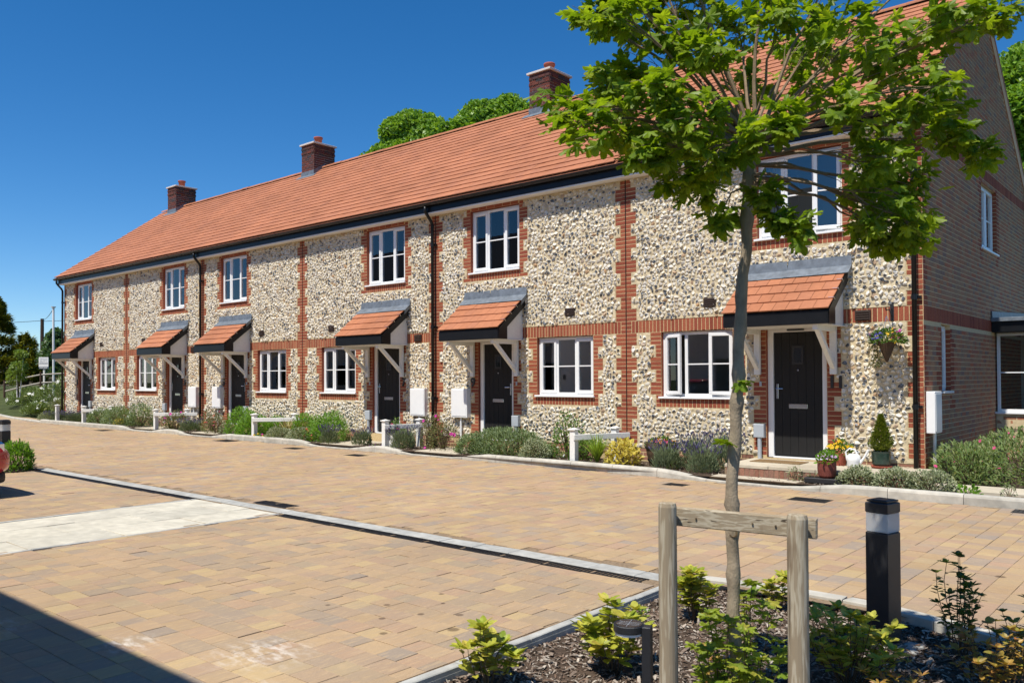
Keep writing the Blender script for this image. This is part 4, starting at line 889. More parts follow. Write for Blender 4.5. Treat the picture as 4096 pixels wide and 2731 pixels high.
bush('small_shrub', 'tiny sparse shrub between the doorstep and the red pot', 'shrub', (-1.22, -1.13, .075), .09, .08, .15, 40, 'oval', .03, 'varieg', stems=8, stemmat='twig')
bush('strawberry_plant', 'small bright green leafy plant in the bark by the kerb', 'plant', (.82, -1.20, .075), .15, .1, .10, 60, 'oval', .06, 'bright', stems=5)
bush('small_shrub', 'wispy little shrub at the kerb right at the edge of view', 'shrub', (1.27, -1.18, .075), .10, .08, .17, 60, 'oval', .03, 'varieg', stems=10, stemmat='twig')
# number 11 and 9
for (x, y, r, h, lab) in ((-3.72, -.93, .27, .46, 'lavender bush in front of the half barrel planter'), (-3.02, -1.02, .27, .44, 'lavender bush just left of the young tree trunk at the kerb'), (-2.98, -.36, .30, .62, 'lavender growing under the grey cable box of number 11'), (-3.42, -.50, .28, .56, 'lavender between the barrel and the cable box, behind the front pair'),
                       (-12.75, -1.02, .22, .42, 'left lavender of the pair at the drop kerb of number 7'), (-11.75, -.85, .24, .38, 'right lavender of the pair, beside the door of number 7'), (-10.25, -.92, .33, .48, 'lavender right of the white pot and behind the white post'),
                       (-29.7, -.42, .62, .36, 'long lavender row below the far left corner downpipe'), (-28.4, -.42, .55, .36, 'lavender left of the farthest white post rail'), (-19.8, -.75, .32, .36, 'lavender at the kerb right of the rail of number 3')):
    lavender(lab, (x, y, .075), r, h, int(105*r/.27))
bush('spotted_laurel', 'yellow leaved shrub between the white rail and the barrel', 'shrub', (-4.62, -.85, .075), .34, .26, .42, 430, 'oval', .085, 'yellowl', stems=18)
blades('day_lily', 'clump of arching green blades beside the white rail of number 11', 'plant', (-5.12, -.95, .075), .48, .62, 120, .028, 'iris')
bush('cat_mint', 'wide grey green shrub filling the bed in front of number 9', 'shrub', (-7.55, -.62, .075), 1.25, .50, .50, 5600, 'slim', .07, 'silver', stems=50, rough=.22)
bush('cat_mint', 'grey green bush beside the door path of number 9', 'shrub', (-8.35, -.82, .075), .50, .34, .36, 1500, 'slim', .065, 'silver', stems=20)
bush('tall_shrub', 'loose upright shrub with small white flowers under the window of number 9', 'shrub', (-6.15, -.45, .075), .42, .32, .86, 900, 'oval', .05, 'shrub', fl=[('pwhite', 7, .028)], stems=22)
bush('green_shrub', 'green shrub between the two posts of the rail of number 9', 'shrub', (-5.75, -.50, .075), .36, .30, .42, 900, 'oval', .05, 'shrub', stems=16)
# between 9, 7 and 5
bush('rose_bush', 'bronze leaved rose bush with a few pink blooms below the meter boxes', 'rose', (-9.42, -.55, .075), .42, .36, .64, 900, 'oval', .04, 'rose', fl=[('magenta', 3, .04)], stems=26)
bush('rose_bush', 'rose bush climbing round the downpipe between numbers 7 and 9', 'rose', (-10.05, -.28, .075), .36, .2, .75, 620, 'oval', .04, 'rose', fl=[('magenta', 4, .04)], stems=22)
bush('rose_bush', 'green rose with pink buds behind the white pot', 'rose', (-10.95, -.5, .075), .26, .25, .62, 380, 'oval', .05, 'shrub', fl=[('pink', 3, .035)], stems=14)
for (x, y, rx, h, lab) in ((-13.35, -.58, .62, .72, 'bright green feathery bush beside the door of number 7'), (-14.55, -.38, .45, .62, 'bright green bush under the window of number 7'), (-16.6, -.62, .62, .62, 'bright green bush left of the rail by the striped blades'), (-17.6, -.42, .5, .72, 'bright green tall bush in front of the door of number 5'), (-15.9, -.35, .4, .5, 'bright green bush between the striped blades and the rail')):
    bush('green_bush', lab, 'shrub', (x, y, .075), rx, .42, h, int(2300*rx/.6), 'slim', .075, 'bright', 'bright green bushes in the front beds', stems=26)
for (x, lab) in ((-15.35, 'clump of striped yellow blades behind the low variegated shrub'), (-14.75, 'striped yellow blades right of the wall end of the rail')): blades('striped_flax', lab, 'plant', (x, -.42, .075), .5, .62, 60, .035, 'phorm', droop=.5)
t = bush('pansies', 'purple and yellow pansies at the foot of the white post by the variegated shrub', 'flowers', (-15.75, -1.0, .075), .30, .12, .10, 160, 'oval', .03, 'shrub', fl=[('magenta', 7, .028), ('pyellow', 6, .028)], stems=4)
bush('geranium', 'coral red geranium tucked between the green bush and the variegated shrub', 'flowers', (-13.75, -.95, .075), .16, .12, .30, 120, 'oval', .05, 'shrub', fl=[('coral', 9, .03)], stems=6)
bush('verbena', 'little purple flowers on the bark below the white post', 'flowers', (-10.9, -1.1, .075), .3, .07, .06, 90, 'oval', .025, 'shrub', fl=[('purple', 10, .018)], stems=4)
# far beds
for (x, y, rx, h, lab) in ((-24.9, -.52, 1.15, .62, 'far grey green bush mass left of the path of number 3'), (-26.4, -.55, .85, .52, 'far grey green bush just right of the farthest white post'), (-23.6, -.4, .6, .74, 'tall grey green bush with white flowers under the window of number 3')):
    bush('cat_mint', lab, 'shrub', (x, y, .075), rx, .42, h, int(2600*rx), 'slim', .075, 'silver', fl=[('pwhite', 4, .04)], stems=24)
bush('yellow_shrub', 'small yellow shrub at the far kerb', 'shrub', (-24.75, -.62, .1), .22, .16, .22, 150, 'oval', .06, 'yellowl', stems=6)
for (x, y, rx, h, fm, lab) in ((-20.9, -.6, .6, .56, 'magenta', 'rose bed with pink blooms left of the meter box of number 5'), (-19.1, -.45, .55, .66, 'pink', 'rose bush with pink blooms below the meter box of number 5'), (-18.4, -.7, .4, .5, 'coral', 'rose bush with one coral bloom near the kerb of number 5'), (-21.5, -.45, .4, .5, 'purple', 'bronze bush behind the rail of number 3')):
    bush('rose_bush', lab, 'rose', (x, y, .075), rx, .36, h, int(1500*rx), 'oval', .045, 'rose', fl=[(fm, 6, .04)], stems=26)
blades('pampas_grass', 'pale arching grass at the far left corner of the kerb', 'grass clump', (-32.3, .35, .1), .75, .95, 420, .014, 'straw')
for (x, y, rx, ry, h, lab) in ((-31.9, 1.9, 1.0, .8, 1.25, 'tall green bush beside the far left house corner'), (-34.2, 1.8, 1.4, 1.0, 1.15, 'green bush with white flower heads left of the far corner'), (-37.0, 2.2, 1.6, 1.2, 1.2, 'green bush with white flower heads below the birch'), (-40.0, 2.0, 1.5, 1.0, 1.0, 'yellow green bush at the far left edge'), (-36.0, .9, 1.0, .6, .55, 'low yellowish bush by the far left kerb'), (-39., 3.8, 1.6, 1., 1.5, 'bush under the split rail fence')):
    bush('border_shrub', lab, 'shrub', (x, y, gz(x, y)), rx, ry, h*.8, 2600, 'slim', .13, 'hedge', fl=[('pwhite', 12, .09)], stems=26)
bush('bay_shrub', 'round green shrub in the corner of the parking bay beside the red car', 'shrub', (-12.93, -7.66, .0), .34, .32, .50, 1500, 'slim', .085, 'bright', stems=30)
struct(MB().box(-14.6, -12.63, -8.1, -7.36, -.03, .012).part('bay_soil', MT['soil']))
kerb_run([(-14.6, -8.2), (-12.62, -8.2)], lambda x: .02, w=.06); 
chips('bark_mulch', 300, lambda N: np.stack([rng.uniform(-14, -12.7, N), rng.uniform(-8., -7.4, N)], 1), lambda P: np.full(len(P), .012), .01, .025)
# ------------------------------------------------------------------ white post rails in the front beds
def post_rail(p1, p2, label):
    p1 = np.array(p1, float); t = thing('post_rail', label, 'post rail', (p1[0], p1[1], .07), 'white post and rail barriers of the front beds')
    for (x, y) in ((p1,) if p2 is None else (p1, np.array(p2, float))):
        m = MB(); m.bbox(x-.055, x+.055, y-.055, y+.055, .03, .655, .006); P_ = m.part('post', MT['wpaint'], t)
        m = MB(); m.bbox(x-.078, x+.078, y-.078, y+.078, .656, .682, .006); m.add([(x-.06, y-.06, .682), (x+.06, y-.06, .682), (x+.06, y+.06, .682), (x-.06, y+.06, .682), (x, y, .705)], [(0, 1, 4), (1, 2, 4), (2, 3, 4), (3, 0, 4)]); m.part('post_cap', MT['wpaint'], P_)
    if p2 is not None:
        d_ = np.array(p2)-p1; l = np.linalg.norm(d_); d_ = np.array([d_[0]/l, d_[1]/l, 0]); n_ = np.array([d_[1], -d_[0], 0]); e_ = l+max(.05, (-.015-p2[1])/max(.3, d_[1]))
        MB((np.array([p1[0], p1[1], 0]), d_, -n_, Z_)).bbox(-.05, e_, -.098, -.058, .485, .585, .005).part('rail', MT['wpaint'], t)
post_rail((-5.53, -1.08), (-5.20, -.26), 'white post and rail barrier under the party line of numbers 9 and 11')
post_rail((-10.69, -1.06), (-10.45, -.26), 'white post and rail barrier beside the white pot of pink flowers')
post_rail((-16.0, -.98), (-15.25, -.25), 'white post and rail barrier in front of the striped yellow blades')
post_rail((-21.54, -.92), (-20.9, -.25), 'white post and rail barrier beside the rose beds of number 3')
post_rail((-26.8, -.92), (-26.2, -.25), 'farthest white post and rail barrier, below number 1')
post_rail((-29.3, -.85), None, 'single tall white post beside the far left downpipe')
# ------------------------------------------------------------------ pots and things at the doors
def flowerpot(name, label, cat, loc, prof, mat, fol=None, flw=(), n=18, group=None):
    t = thing(name, label, cat, loc, group); L = np.array(loc, float); MB().lathe(prof, L, n).part('pot', MT[mat], t, False)
    if fol:
        r, h, k, leaf, sz, lm, z = fol; P, d = dome(k, r, r, h); stuff(scat('foliage', LT[leaf], orient(d+rdir(k)*.7+np.array([0, 0, .5]), d+rdir(k)*.5, sz*rng.uniform(.7, 1.2, k)), L+P+np.array([0, 0, z]), rng.random(k), MT[lm], t))
        for (fm, q, s) in flw: Q, _ = dome(q, r*.95, r*.95, h*1.05, rough=0.); Q[:, 2] = np.maximum(Q[:, 2], h*.55); flowers(t, L+Q+np.array([0, 0, z]), fm, s)
    return t
MT['glazered'] = surf('ribbed_red_pot', [(.20, .05, .035)], .6, 120, .5, 160, .4, .4)
MT['glazegreen'] = surf('glazed_green_pot', [(.02, .045, .035)], .18, 20, .4, 40, .03, .6)
MT['barrelwood'] = surf('barrel_wood', [(.10, .065, .04)], .8, 20, .3, 60, .2, .2)
TR = thing('black_tray', 'flat black plastic tray standing on the bark under the lilac pot', 'tray', (-1.02, -1.19, .08))
m = MB(); m.bbox(-1.28, -.76, -1.29, -1.08, .08, .155, .008); m.part('body', MT['bmetal'], TR)
m = MB(); [m.box(-1.27+.04*k, -1.255+.04*k, -1.28, -1.09, .1551, .161) for k in range(13)]; m.part('ribs', MT['bmetal'], TR)
flowerpot('flower_pot', 'ribbed red brown pot of lilac flowers on the black tray', 'flower pot', (-.99, -1.19, .161), [(.085, 0), (.115, .03), (.128, .12), (.128, .235), (.118, .24), (.11, .21)], 'glazered', (.135, .17, 150, 'oval', .06, 'bright', .20), [('lilac', 42, .026)])
flowerpot('flower_pot', 'pot of yellow chrysanthemums on the doorstep behind the lilac pot', 'flower pot', (-1.12, -.30, .254), [(.08, 0), (.11, .16), (.115, .17), (.10, .165)], 'terracotta', (.18, .22, 300, 'oval', .05, 'shrub', .16), [('pyellow', 34, .036)])
t = flowerpot('potted_conifer', 'dwarf conifer in a glazed green pot with a terracotta saucer', 'potted tree', (-.52, -.30, .254), [(.10, .03), (.125, .06), (.135, .22), (.14, .245), (.12, .245), (.115, .2)], 'glazegreen')
MB().lathe([(.12, 0), (.15, .03), (.145, .035), (.11, .012)], (-.52, -.30, .254), 20).part('saucer', MT['terracotta'], t)
k = 2600; z = rng.random(k)**1.25; d = rdir(k); d[:, 2] = 0; d /= np.linalg.norm(d, axis=1)[:, None]; r = .155*np.minimum(1, (1-z)*1.25+.02)*np.minimum(1, .45+z*4)*rng.uniform(.55, 1., k)*(1+.12*np.sin(np.arctan2(d[:, 1], d[:, 0])*5+z*20))
stuff(scat('foliage', LT['tiny'], orient(d*.8+np.array([0, 0, .8])+rdir(k)*.4, d+rdir(k)*.4, rng.uniform(.03, .055, k)), np.array([-.52, -.30, .50])+d*r[:, None]+np.array([0, 0, 1.])*(z*.52)[:, None], rng.random(k), MT['dwarf'], t))
MB().tube([(-.52, -.3, .45), (-.52, -.3, .75)], [.014, .006], 6).part('stem', MT['darktwig'], t)
t = thing('watering_can', 'white plastic watering can on the doorstep beside the yellow flowers', 'watering can', (-.86, -.46, .254)); q = np.array([-.86, -.46, .254])
MB().lathe([(.085, 0), (.098, .02), (.095, .09), (.10, .10), (.095, .17), (.06, .20), (.05, .2)], q, 20).part('body', MT['white'], t, True)
MB().tube([q+np.array(v) for v in ((.085, 0, .06), (.15, 0, .15), (.215, 0, .27))], [.022, .016, .018], 10).part('spout', MT['white'], t)
MB().tube([q+np.array(v) for v in ((.05, 0, .195), (.02, 0, .26), (-.06, 0, .275), (-.115, 0, .22), (-.098, 0, .10))], .012, 8).part('handle', MT['white'], t)
tag(MB().bbox(-2.42, -1.62, -.62, -.22, .2525, .268, .006).part('door_mat', MT['mat_']), 'brown coir door mat on the step of number 11', 'door mat')
t = flowerpot('barrel_planter', 'half barrel planter of orange and purple flowers under the window of number 11', 'planter', (-4.12, -.42, .075), [(.22, 0), (.27, .2), (.29, .38), (.265, .385), (.26, .33)], 'barrelwood', (.26, .13, 260, 'oval', .05, 'shrub', .34), [('porange', 14, .035), ('pink', 9, .03), ('purple', 12, .026)], 16)
for z, r in ((.09, .247), (.30, .287)): MB().lathe([(r-.003, -.018), (r+.005, -.018), (r+.009, .018), (r-.003, .018)], (-4.12, -.42, .075+z), 16).part('hoop', MT['grate'], t)
t = flowerpot('flower_pot', 'round white pot with a pink bloom between the rail posts', 'flower pot', (-10.62, -.86, .075), [(.13, 0), (.14, .05), (.14, .29), (.15, .30), (.13, .30)], 'wpaint', (.14, .25, 110, 'oval', .06, 'shrub', .28), [('pink', 14, .04)])
o = MB((np.array([-10.58, -1.003, .25]), X_, Z_, -Y_)); a = np.linspace(0, 2*PI, 17); o.tube([(.035*math.cos(q), .035*math.sin(q), 0) for q in a], .003, 4, False); o.part('ring_mark', MT['bmetal'], t)
# hanging basket on its bracket
t = thing('hanging_basket', 'wicker cone hanging basket of mixed flowers on the wall by the downpipe', 'hanging basket', (-.43, -.28, 1.80)); B0 = np.array([-.43, -.28, 0])
MB().lathe([(.01, 1.80), (.03, 1.84), (.085, 1.98), (.135, 2.11), (.125, 2.11)], B0, 16).part('basket', MT['barrelwood'], t)
m = MB()
for a in (0, 2.1, 4.2): m.tube([B0+[.13*math.cos(a), .13*math.sin(a), 2.10], B0+[0, 0, 2.48]], .003, 4, False)
m.part('chain', MT['chrome'], t)
m = MB(); m.bbox(-.455, -.405, -.012, -.001, 2.42, 2.70, .002); m.tube([(-.43, -.01, 2.60), (-.43, -.18, 2.58), (-.43, -.29, 2.56), (-.43, -.32, 2.60)], .008, 6); m.tube([(-.43, -.012, 2.45), (-.43, -.14, 2.58)], .006, 6); m.part('bracket', MT['bmetal'], t)
k = 1000; P, d = dome(k, .25, .21, .22); stuff(scat('foliage', LT['oval'], orient(d+rdir(k)*.7, d+rdir(k)*.5, rng.uniform(.025, .05, k)), B0+P+[0, 0, 2.08], rng.random(k), MT['shrub'], t))
k = 420; P = np.stack([-.15+rng.normal(0, .05, k), -.02+rng.normal(0, .06, k), 2.10-rng.random(k)*.36], 1); stuff(scat('trailing_foliage', LT['oval'], orient(rdir(k)+np.array([0, 0, -.7]), rdir(k), rng.uniform(.02, .04, k)), B0+P, rng.random(k), MT['rose'], t))
for fm, c, q in (('blue', (-.06, -.10, .10), 26), ('purple', (-.18, -.05, .10), 16), ('pyellow', (.10, -.10, .10), 12), ('magenta', (.17, -.04, .10), 16)): flowers(t, B0+np.array(c)+[0, 0, 2.08]+rng.normal(0, .05, (q, 3)), fm, .022)
# ------------------------------------------------------------------ trees behind
def far_tree(name, label, loc, crowns, n, size, mat, trunk, group=None, leaf='clump'):
    t = thing(name, label, 'tree', loc, group); L = np.array(loc, float); m = MB(); top = np.array(crowns[0][:3])
    m.tube([L, L+(np.array([top[0], top[1], top[2]])-L)*.55, top], [trunk, trunk*.7, trunk*.25], 8)
    for c in crowns: c = np.array(c[:3]); m.tube([L+(top-L)*.45, L+(top-L)*.45+(c-L-(top-L)*.45)*.6+[0, 0, .5], c], [trunk*.35, trunk*.2, trunk*.06], 6)
    m.part('trunk', MT['trunkdark'], t); w = np.array([c[3]**2 for c in crowns]); w = w/w.sum(); PP = []; DD = []
    for c, q in zip(crowns, w):
        k = int(n*q); d = rdir(k); lump = rdir(14); v = np.max(d@lump.T, axis=1); r = c[3]*(.62+.5*np.clip((v-.72)/.28, 0, 1))*rng.uniform(.55, 1, k)**.4; PP.append(np.array(c[:3])+d*r[:, None]*np.array([1, 1, .82])); DD.append(d)
    P = np.concatenate(PP); D = np.concatenate(DD); stuff(scat('crown', LT[leaf], orient(D+rdir(len(P))*.8+[0, 0, .3], D*.35+rdir(len(P))*.5+[0, -.35, .9], size*rng.uniform(.6, 1.3, len(P))), P, rng.random(len(P)), MT[mat], t)); return t
far_tree('broadleaf_tree', 'broad green tree rising over the ridge left of the nearest chimney', (-39.5, 28, 0), [(-40.9, 27.6, 18.6, 2.6), (-42.4, 26.4, 16.6, 2.4), (-43.6, 25.4, 15.3, 2.0), (-39.4, 28.9, 17.6, 2.9), (-41, 28, 14.5, 3.5)], 24000, .32, 'bigtree', .55, 'broad trees behind the terrace')
far_tree('broadleaf_tree', 'broad green tree over the ridge touching the nearest chimney', (-35.5, 32, 0), [(-37.3, 30.6, 19.3, 2.5), (-35.8, 32.0, 19.8, 2.4), (-34.0, 33.4, 18.4, 2.6), (-38.6, 29.6, 17.0, 2.4), (-32, 35, 17.5, 3)], 24000, .32, 'bigtree', .55, 'broad trees behind the terrace')
far_tree('broadleaf_tree', 'bright green tree behind the gable at the right edge', (-2.6, 29, 0), [(-3.0, 27.6, 13.2, 2.6), (-1.2, 28.6, 13.6, 2.8), (-2.2, 27.8, 9.6, 3.0), (.6, 29.5, 11, 3.2), (-2.8, 27.5, 6.5, 2.6)], 28000, .27, 'bigtree', .45, 'broad trees behind the terrace')
# tall conifer at the far left
def conifer(label, loc, h, r, n):
    t = thing('conifer_tree', label, 'conifer', loc); L = np.array(loc, float); m = MB(); m.tube([L, L+[0, 0, h*.97]], [.22, .02], 7); m.part('trunk', MT['trunkdark'], t)
    z = rng.random(n)**1.15; nb = 70; bz = np.sort(rng.random(nb)); ba = rng.uniform(0, 2*PI, nb); b = np.argmin(np.abs(z[:, None]-bz[None])+rng.random((n, nb))*.12, axis=1)
    rl = r*(1-bz[b])**.8*np.array([rng.uniform(.65, 1.1) for _ in range(nb)])[b]+.1; q = rng.uniform(.15, 1, n)**.6; a = ba[b]+rng.normal(0, .22, n)
    P = np.stack([np.cos(a)*rl*q, np.sin(a)*rl*q, h*(.06+.94*bz[b])+.35*rl*q*rng.uniform(.2, .6, n)-.22*(rl*q)**1.2+rng.normal(0, .12, n)], 1); D = np.stack([np.cos(a), np.sin(a), .25+rng.normal(0, .3, n)], 1)
    stuff(scat('crown', LT['slim'], orient(D+rdir(n)*.35, rdir(n)*.5+[0, 0, 1.], rng.uniform(.16, .42, n)), L+P, rng.random(n), MT['conifer'], t)); return t
conifer('tall dark conifer with golden tips behind the field fence', (-58.6, 6.0, 1.3), 5.9, 2.9, 24000)
conifer('second dark conifer joining the tall one at the left edge', (-59.6, 4.2, 1.2), 5.6, 2.9, 20000)
conifer('lower conifer beside the telegraph pole', (-57.2, 7.6, 1.3), 3.2, 1.6, 8000)
far_tree('birch_tree', 'slender young birch with pale stems left of the sale board', (-38.6, .95, .85), [(-38.6, .95, 2.2, .42), (-38.57, 1.05, 2.8, .3), (-38.68, .85, 1.8, .45)], 420, .09, 'birch', .03)
MB().tube([(-38.62, .92, .8), (-38.66, .88, 2.2)], [.03, .012], 6).tube([(-38.58, 1.0, .8), (-38.5, 1.12, 2.6)], [.03, .01], 6).part('stem', MT['white'], bpy.data.objects['birch_tree'])
far_tree('rowan_tree', 'narrow young tree in front of the white pole at the house corner', (-50.2, 6.8, 1.3), [(-50.2, 6.8, 4.4, .45), (-50.2, 6.8, 3.7, .7), (-50.3, 6.7, 3.0, .8), (-50.1, 6.9, 2.4, .7)], 1500, .2, 'rowan', .06)
far_tree('broadleaf_tree', 'low green trees beyond the field fence', (-72, 20, 1.3), [(-72, 20, 2.6, 1.8), (-70, 22, 2.4, 1.6), (-66, 24, 2.3, 1.5)], 3000, .4, 'bigtree', .2)
# field fence, rails, poles, sign
t = thing('board_fence', 'grey close board fence below the tall conifer', 'fence', (-62.5, 9.4, 1.3)); A, Bq = np.array([-66.5, 5.9, 0]), np.array([-58.5, 12.9, 0]); Ld = np.linalg.norm(Bq-A); dv = (Bq-A)/Ld; nv = np.array([dv[1], -dv[0], 0])
bm = mesh_np('board', *(lambda q: (np.concatenate(q.V), [np.array(f) for f in q.F.values()]))(MB().box(-.066, .066, -.012, .012, 0, 1.62)), MT['fencewood']); nb = int(Ld/.14)
inst('board', bm, np.repeat(np.stack([dv, -nv, Z_], 1)[None], nb, 0), np.array([A+dv*.14*(k+.5)+nv*rng.normal(0, .006)+Z_*(1.2+rng.normal(0, .012)) for k in range(nb)]), t)
for k in range(5): p = A+dv*Ld*k/4-nv*.06; MB().box(p[0]-.05, p[0]+.05, p[1]-.05, p[1]+.05, 1.0, 2.9).part('post', MT['fencewood'], t)
t = thing('split_rail_fence', 'low split rail fence with pale rails below the sale board', 'fence', (-40, 2.4, 1.0))
pp = [(-41.3, 1.25, 1.05), (-40.0, 2.40, 1.05), (-38.4, 3.8, 1.1)]
for i, (x, y, z) in enumerate(pp): MB().tube([(x, y, z-.3), (x, y, z+.55 if i == 0 else z+.95)], .05, 7).part('post', MT['polewood'], t)
for (z0, z1, z2) in ((1.48, 1.86, 1.93), (1.06, 1.47, 1.52)):
    for i, (za, zb) in enumerate(((z0, z1), (z1, z2))): a, b = np.array(pp[i]), np.array(pp[i+1]); MB().tube([(a[0], a[1], za), ((a[0]+b[0])/2, (a[1]+b[1])/2, (za+zb)/2+.02), (b[0], b[1], zb)], .035, 7).part('rail', MT['railwood'], t)
t = thing('sale_board', 'white FOR SALE board on a pale post beside the split rail fence', 'sign', (-39.9, 2.5, 1.0)); sd = np.array([-.175, -.155, 0]); 
sc = np.array([-39.87, 2.48, 0]); su = np.array([.757, .653, 0]); sn = np.array([.653, -.757, 0])
MB((sc, su, Z_, sn)).box(-.035, .035, .9, 2.68, -.07, -.012).part('post', MT['wpaint'], t)
SB = MB((sc, su, Z_, sn)).box(-.23, .23, 2.13, 2.70, -.012, .012).part('panel', MT['white'], t)
MT['signblue'] = surf('sign_blue', [(.02, .05, .09)], .5, 8, .05, 40, .0, .3)
MB((sc, su, Z_, sn)).box(-.23, .23, 2.13, 2.235, .0125, .016).box(-.205, .205, 2.385, 2.415, .0125, .016).part('band', MT['signblue'], t)
text_part('FOR SALE', .088, .002, MT['white'], 'lettering', t, sc+Z_*2.183+sn*.019, su, Z_, sn, .002)
text_part('GRAHAM', .085, .002, MT['greyplastic'], 'lettering', t, sc+Z_*2.615+sn*.014, su, Z_, sn); text_part('BUTT', .13, .002, MT['greyplastic'], 'lettering', t, sc+Z_*2.505+sn*.014, su, Z_, sn)
tag(MB().tube([(-41.68, 3.6, .8), (-41.63, 3.56, 5.25)], .055, 8).tube([(-41.63, 3.56, 5.25), (-41.63, 3.56, 5.31)], [.10, .12], 8).part('flag_pole', MT['white']), 'slim white pole with a cap beside the far house corner', 'pole')
tag(MB().tube([(-67, 12.1, .8), (-66.95, 12.1, 6.4)], [.16, .13], 8).part('telegraph_pole', MT['polewood']), 'dark wooden telegraph pole beyond the conifer', 'pole')
w = []
for a, b, sg in (((-66.95, 12.1, 6.3), (-41.63, 3.56, 5.2), .15), ((-66.95, 12.1, 6.25), (-72, 2, 6.2), .3), ((-66.95, 12.1, 6.2), (-60, 22, 7.8), .3)):
    a, b = np.array(a), np.array(b); tag(MB().tube([a+(b-a)*q-Z_*sg*4*q*(1-q) for q in np.linspace(0, 1, 9)], .018, 4).part('cable', MT['black']), ['overhead cable from the telegraph pole to the white pole', 'overhead cable running left from the telegraph pole behind the conifer', 'overhead cable running back right from the telegraph pole'][len(w)], 'cable'); w.append(1)
t = thing('far_house', 'distant house with a brown tiled roof behind the far corner', 'house', (-93, 24, 1)); m = MB(); m.box(-97, -86, 21, 29, 0, 2.6); m.part('wall', MT['gbrick'], t)
m = MB(); m.prism([(20.5, 2.5), (25, 5.0), (29.5, 2.5)], -97.5, -85.5, 0); m.part('roof', MT['trunkdark'], t)
CR = [(1.07, -10.13, 2.79, 0.13), (1.27, -10.21, 2.67, 0.15), (1.13, -9.81, 2.91, 0.16), (1.36, -10.01, 2.68, 0.16), (1.06, -9.74, 3.05, 0.12), (1.33, -9.91, 3.00, 0.12), (1.55, -10.11, 2.79, 0.16), (1.30, -9.66, 2.78, 0.17), (1.48, -10.03, 2.55, 0.14), (1.34, -9.49, 2.73, 0.17), (1.54, -9.85, 2.49, 0.13), (1.73, -10.08, 2.65, 0.17), (1.52, -9.60, 2.47, 0.10), (1.76, -9.92, 2.54, 0.14), (1.62, -9.64, 2.31, 0.06), (1.12, -9.96, 3.26, 0.10), (1.38, -10.13, 3.15, 0.14), (1.26, -9.71, 3.29, 0.14), (1.53, -9.87, 3.13, 0.16), (1.25, -9.98, 3.41, 0.15), (1.36, -9.76, 3.46, 0.20), (1.47, -9.53, 3.42, 0.20), (1.69, -9.86, 3.00, 0.16), (1.55, -9.26, 3.32, 0.20), (1.96, -9.76, 3.13, 0.17), (1.54, -9.13, 3.08, 0.15), (1.53, -9.21, 2.84, 0.15), (1.92, -9.92, 2.57, 0.08), (2.01, -9.84, 2.63, 0.10), (1.70, -8.93, 3.25, 0.17), (1.97, -9.22, 3.21, 0.20), (1.82, -8.89, 3.03, 0.19), (2.19, -9.43, 3.05, 0.20), (2.16, -8.93, 3.07, 0.20), (2.20, -9.55, 2.70, 0.20), (2.20, -9.02, 2.73, 0.20), (2.41, -9.24, 2.82, 0.17), (2.32, -8.79, 3.19, 0.20), (2.47, -9.06, 3.18, 0.16), (2.52, -8.75, 3.27, 0.13), (2.63, -8.79, 3.23, 0.09), (2.23, -9.40, 2.50, 0.16), (2.20, -8.88, 2.55, 0.17), (2.14, -9.22, 2.41, 0.12), (2.27, -9.35, 2.29, 0.15), (2.23, -8.85, 2.41, 0.12), (2.12, -9.08, 2.26, 0.11), (2.26, -9.09, 2.20, 0.10), (2.34, -9.15, 2.23, 0.08), (2.46, -8.92, 2.70, 0.10), (2.50, -8.76, 2.63, 0.07), (2.36, -8.75, 2.88, 0.10), (1.95, -9.75, 2.27, 0.07), (2.02, -9.75, 2.21, 0.07), (1.88, -9.75, 2.34, 0.06), (1.79, -9.52, 3.58, 0.20), (2.08, -9.27, 3.54, 0.20), (2.38, -9.01, 3.48, 0.18), (1.44, -9.69, 3.68, 0.18)]
TR = [(1.655, -9.569, 0.165), (1.655, -9.574, 0.380), (1.654, -9.578, 0.555), (1.649, -9.586, 0.751), (1.648, -9.591, 0.946), (1.650, -9.591, 1.044), (1.662, -9.585, 1.219), (1.672, -9.580, 1.414), (1.670, -9.584, 1.532), (1.685, -9.575, 1.727), (1.698, -9.568, 1.922), (1.708, -9.563, 2.117), (1.717, -9.560, 2.312), (1.731, -9.551, 2.507), (1.739, -9.547, 2.634)]
# ------------------------------------------------------------------ the foreground bed
bxs = [.05, .15, .5, 1.03, 1.41, 1.67, 1.99, 2.42, 3.3, 5.0, 8.]
struct(MB().add([(x, float(bedline(x))+.02, -.055) for x in bxs]+[(x, -14.5, -.055) for x in bxs], [(i, i+11, i+12, i+1) for i in range(10)]).part('bark_bed', MT['soil']))
BE = struct(MB().box(.035, .10, -13.6, -7.30, -.10, -.02).part('bed_edging', MT['greykerb']))
lay('edging_stone', 'edging', [(.067, -7.33-.6*(k+.5), .062, .595, .012) for k in range(10)], gb, MT['greykerb'], BE, .06, .005, .001)
kerb_run([(.04, -7.31), (.18, -7.13), (.5, -7.08), (1.03, -7.05), (1.41, -7.06), (1.67, -7.13), (1.99, -7.24), (2.42, -7.37), (3.3, -7.75), (4.2, -8.35)], lambda x: .016, w=.12, L=.62, parent=BE)
chips('bark_mulch', 24000, lambda N: (lambda x: np.stack([x, bedline(x)-rng.random(N)**1.1*3.4], 1))(.10+3.3*rng.random(N)), lambda P: np.full(len(P), -.055), .007, .020)
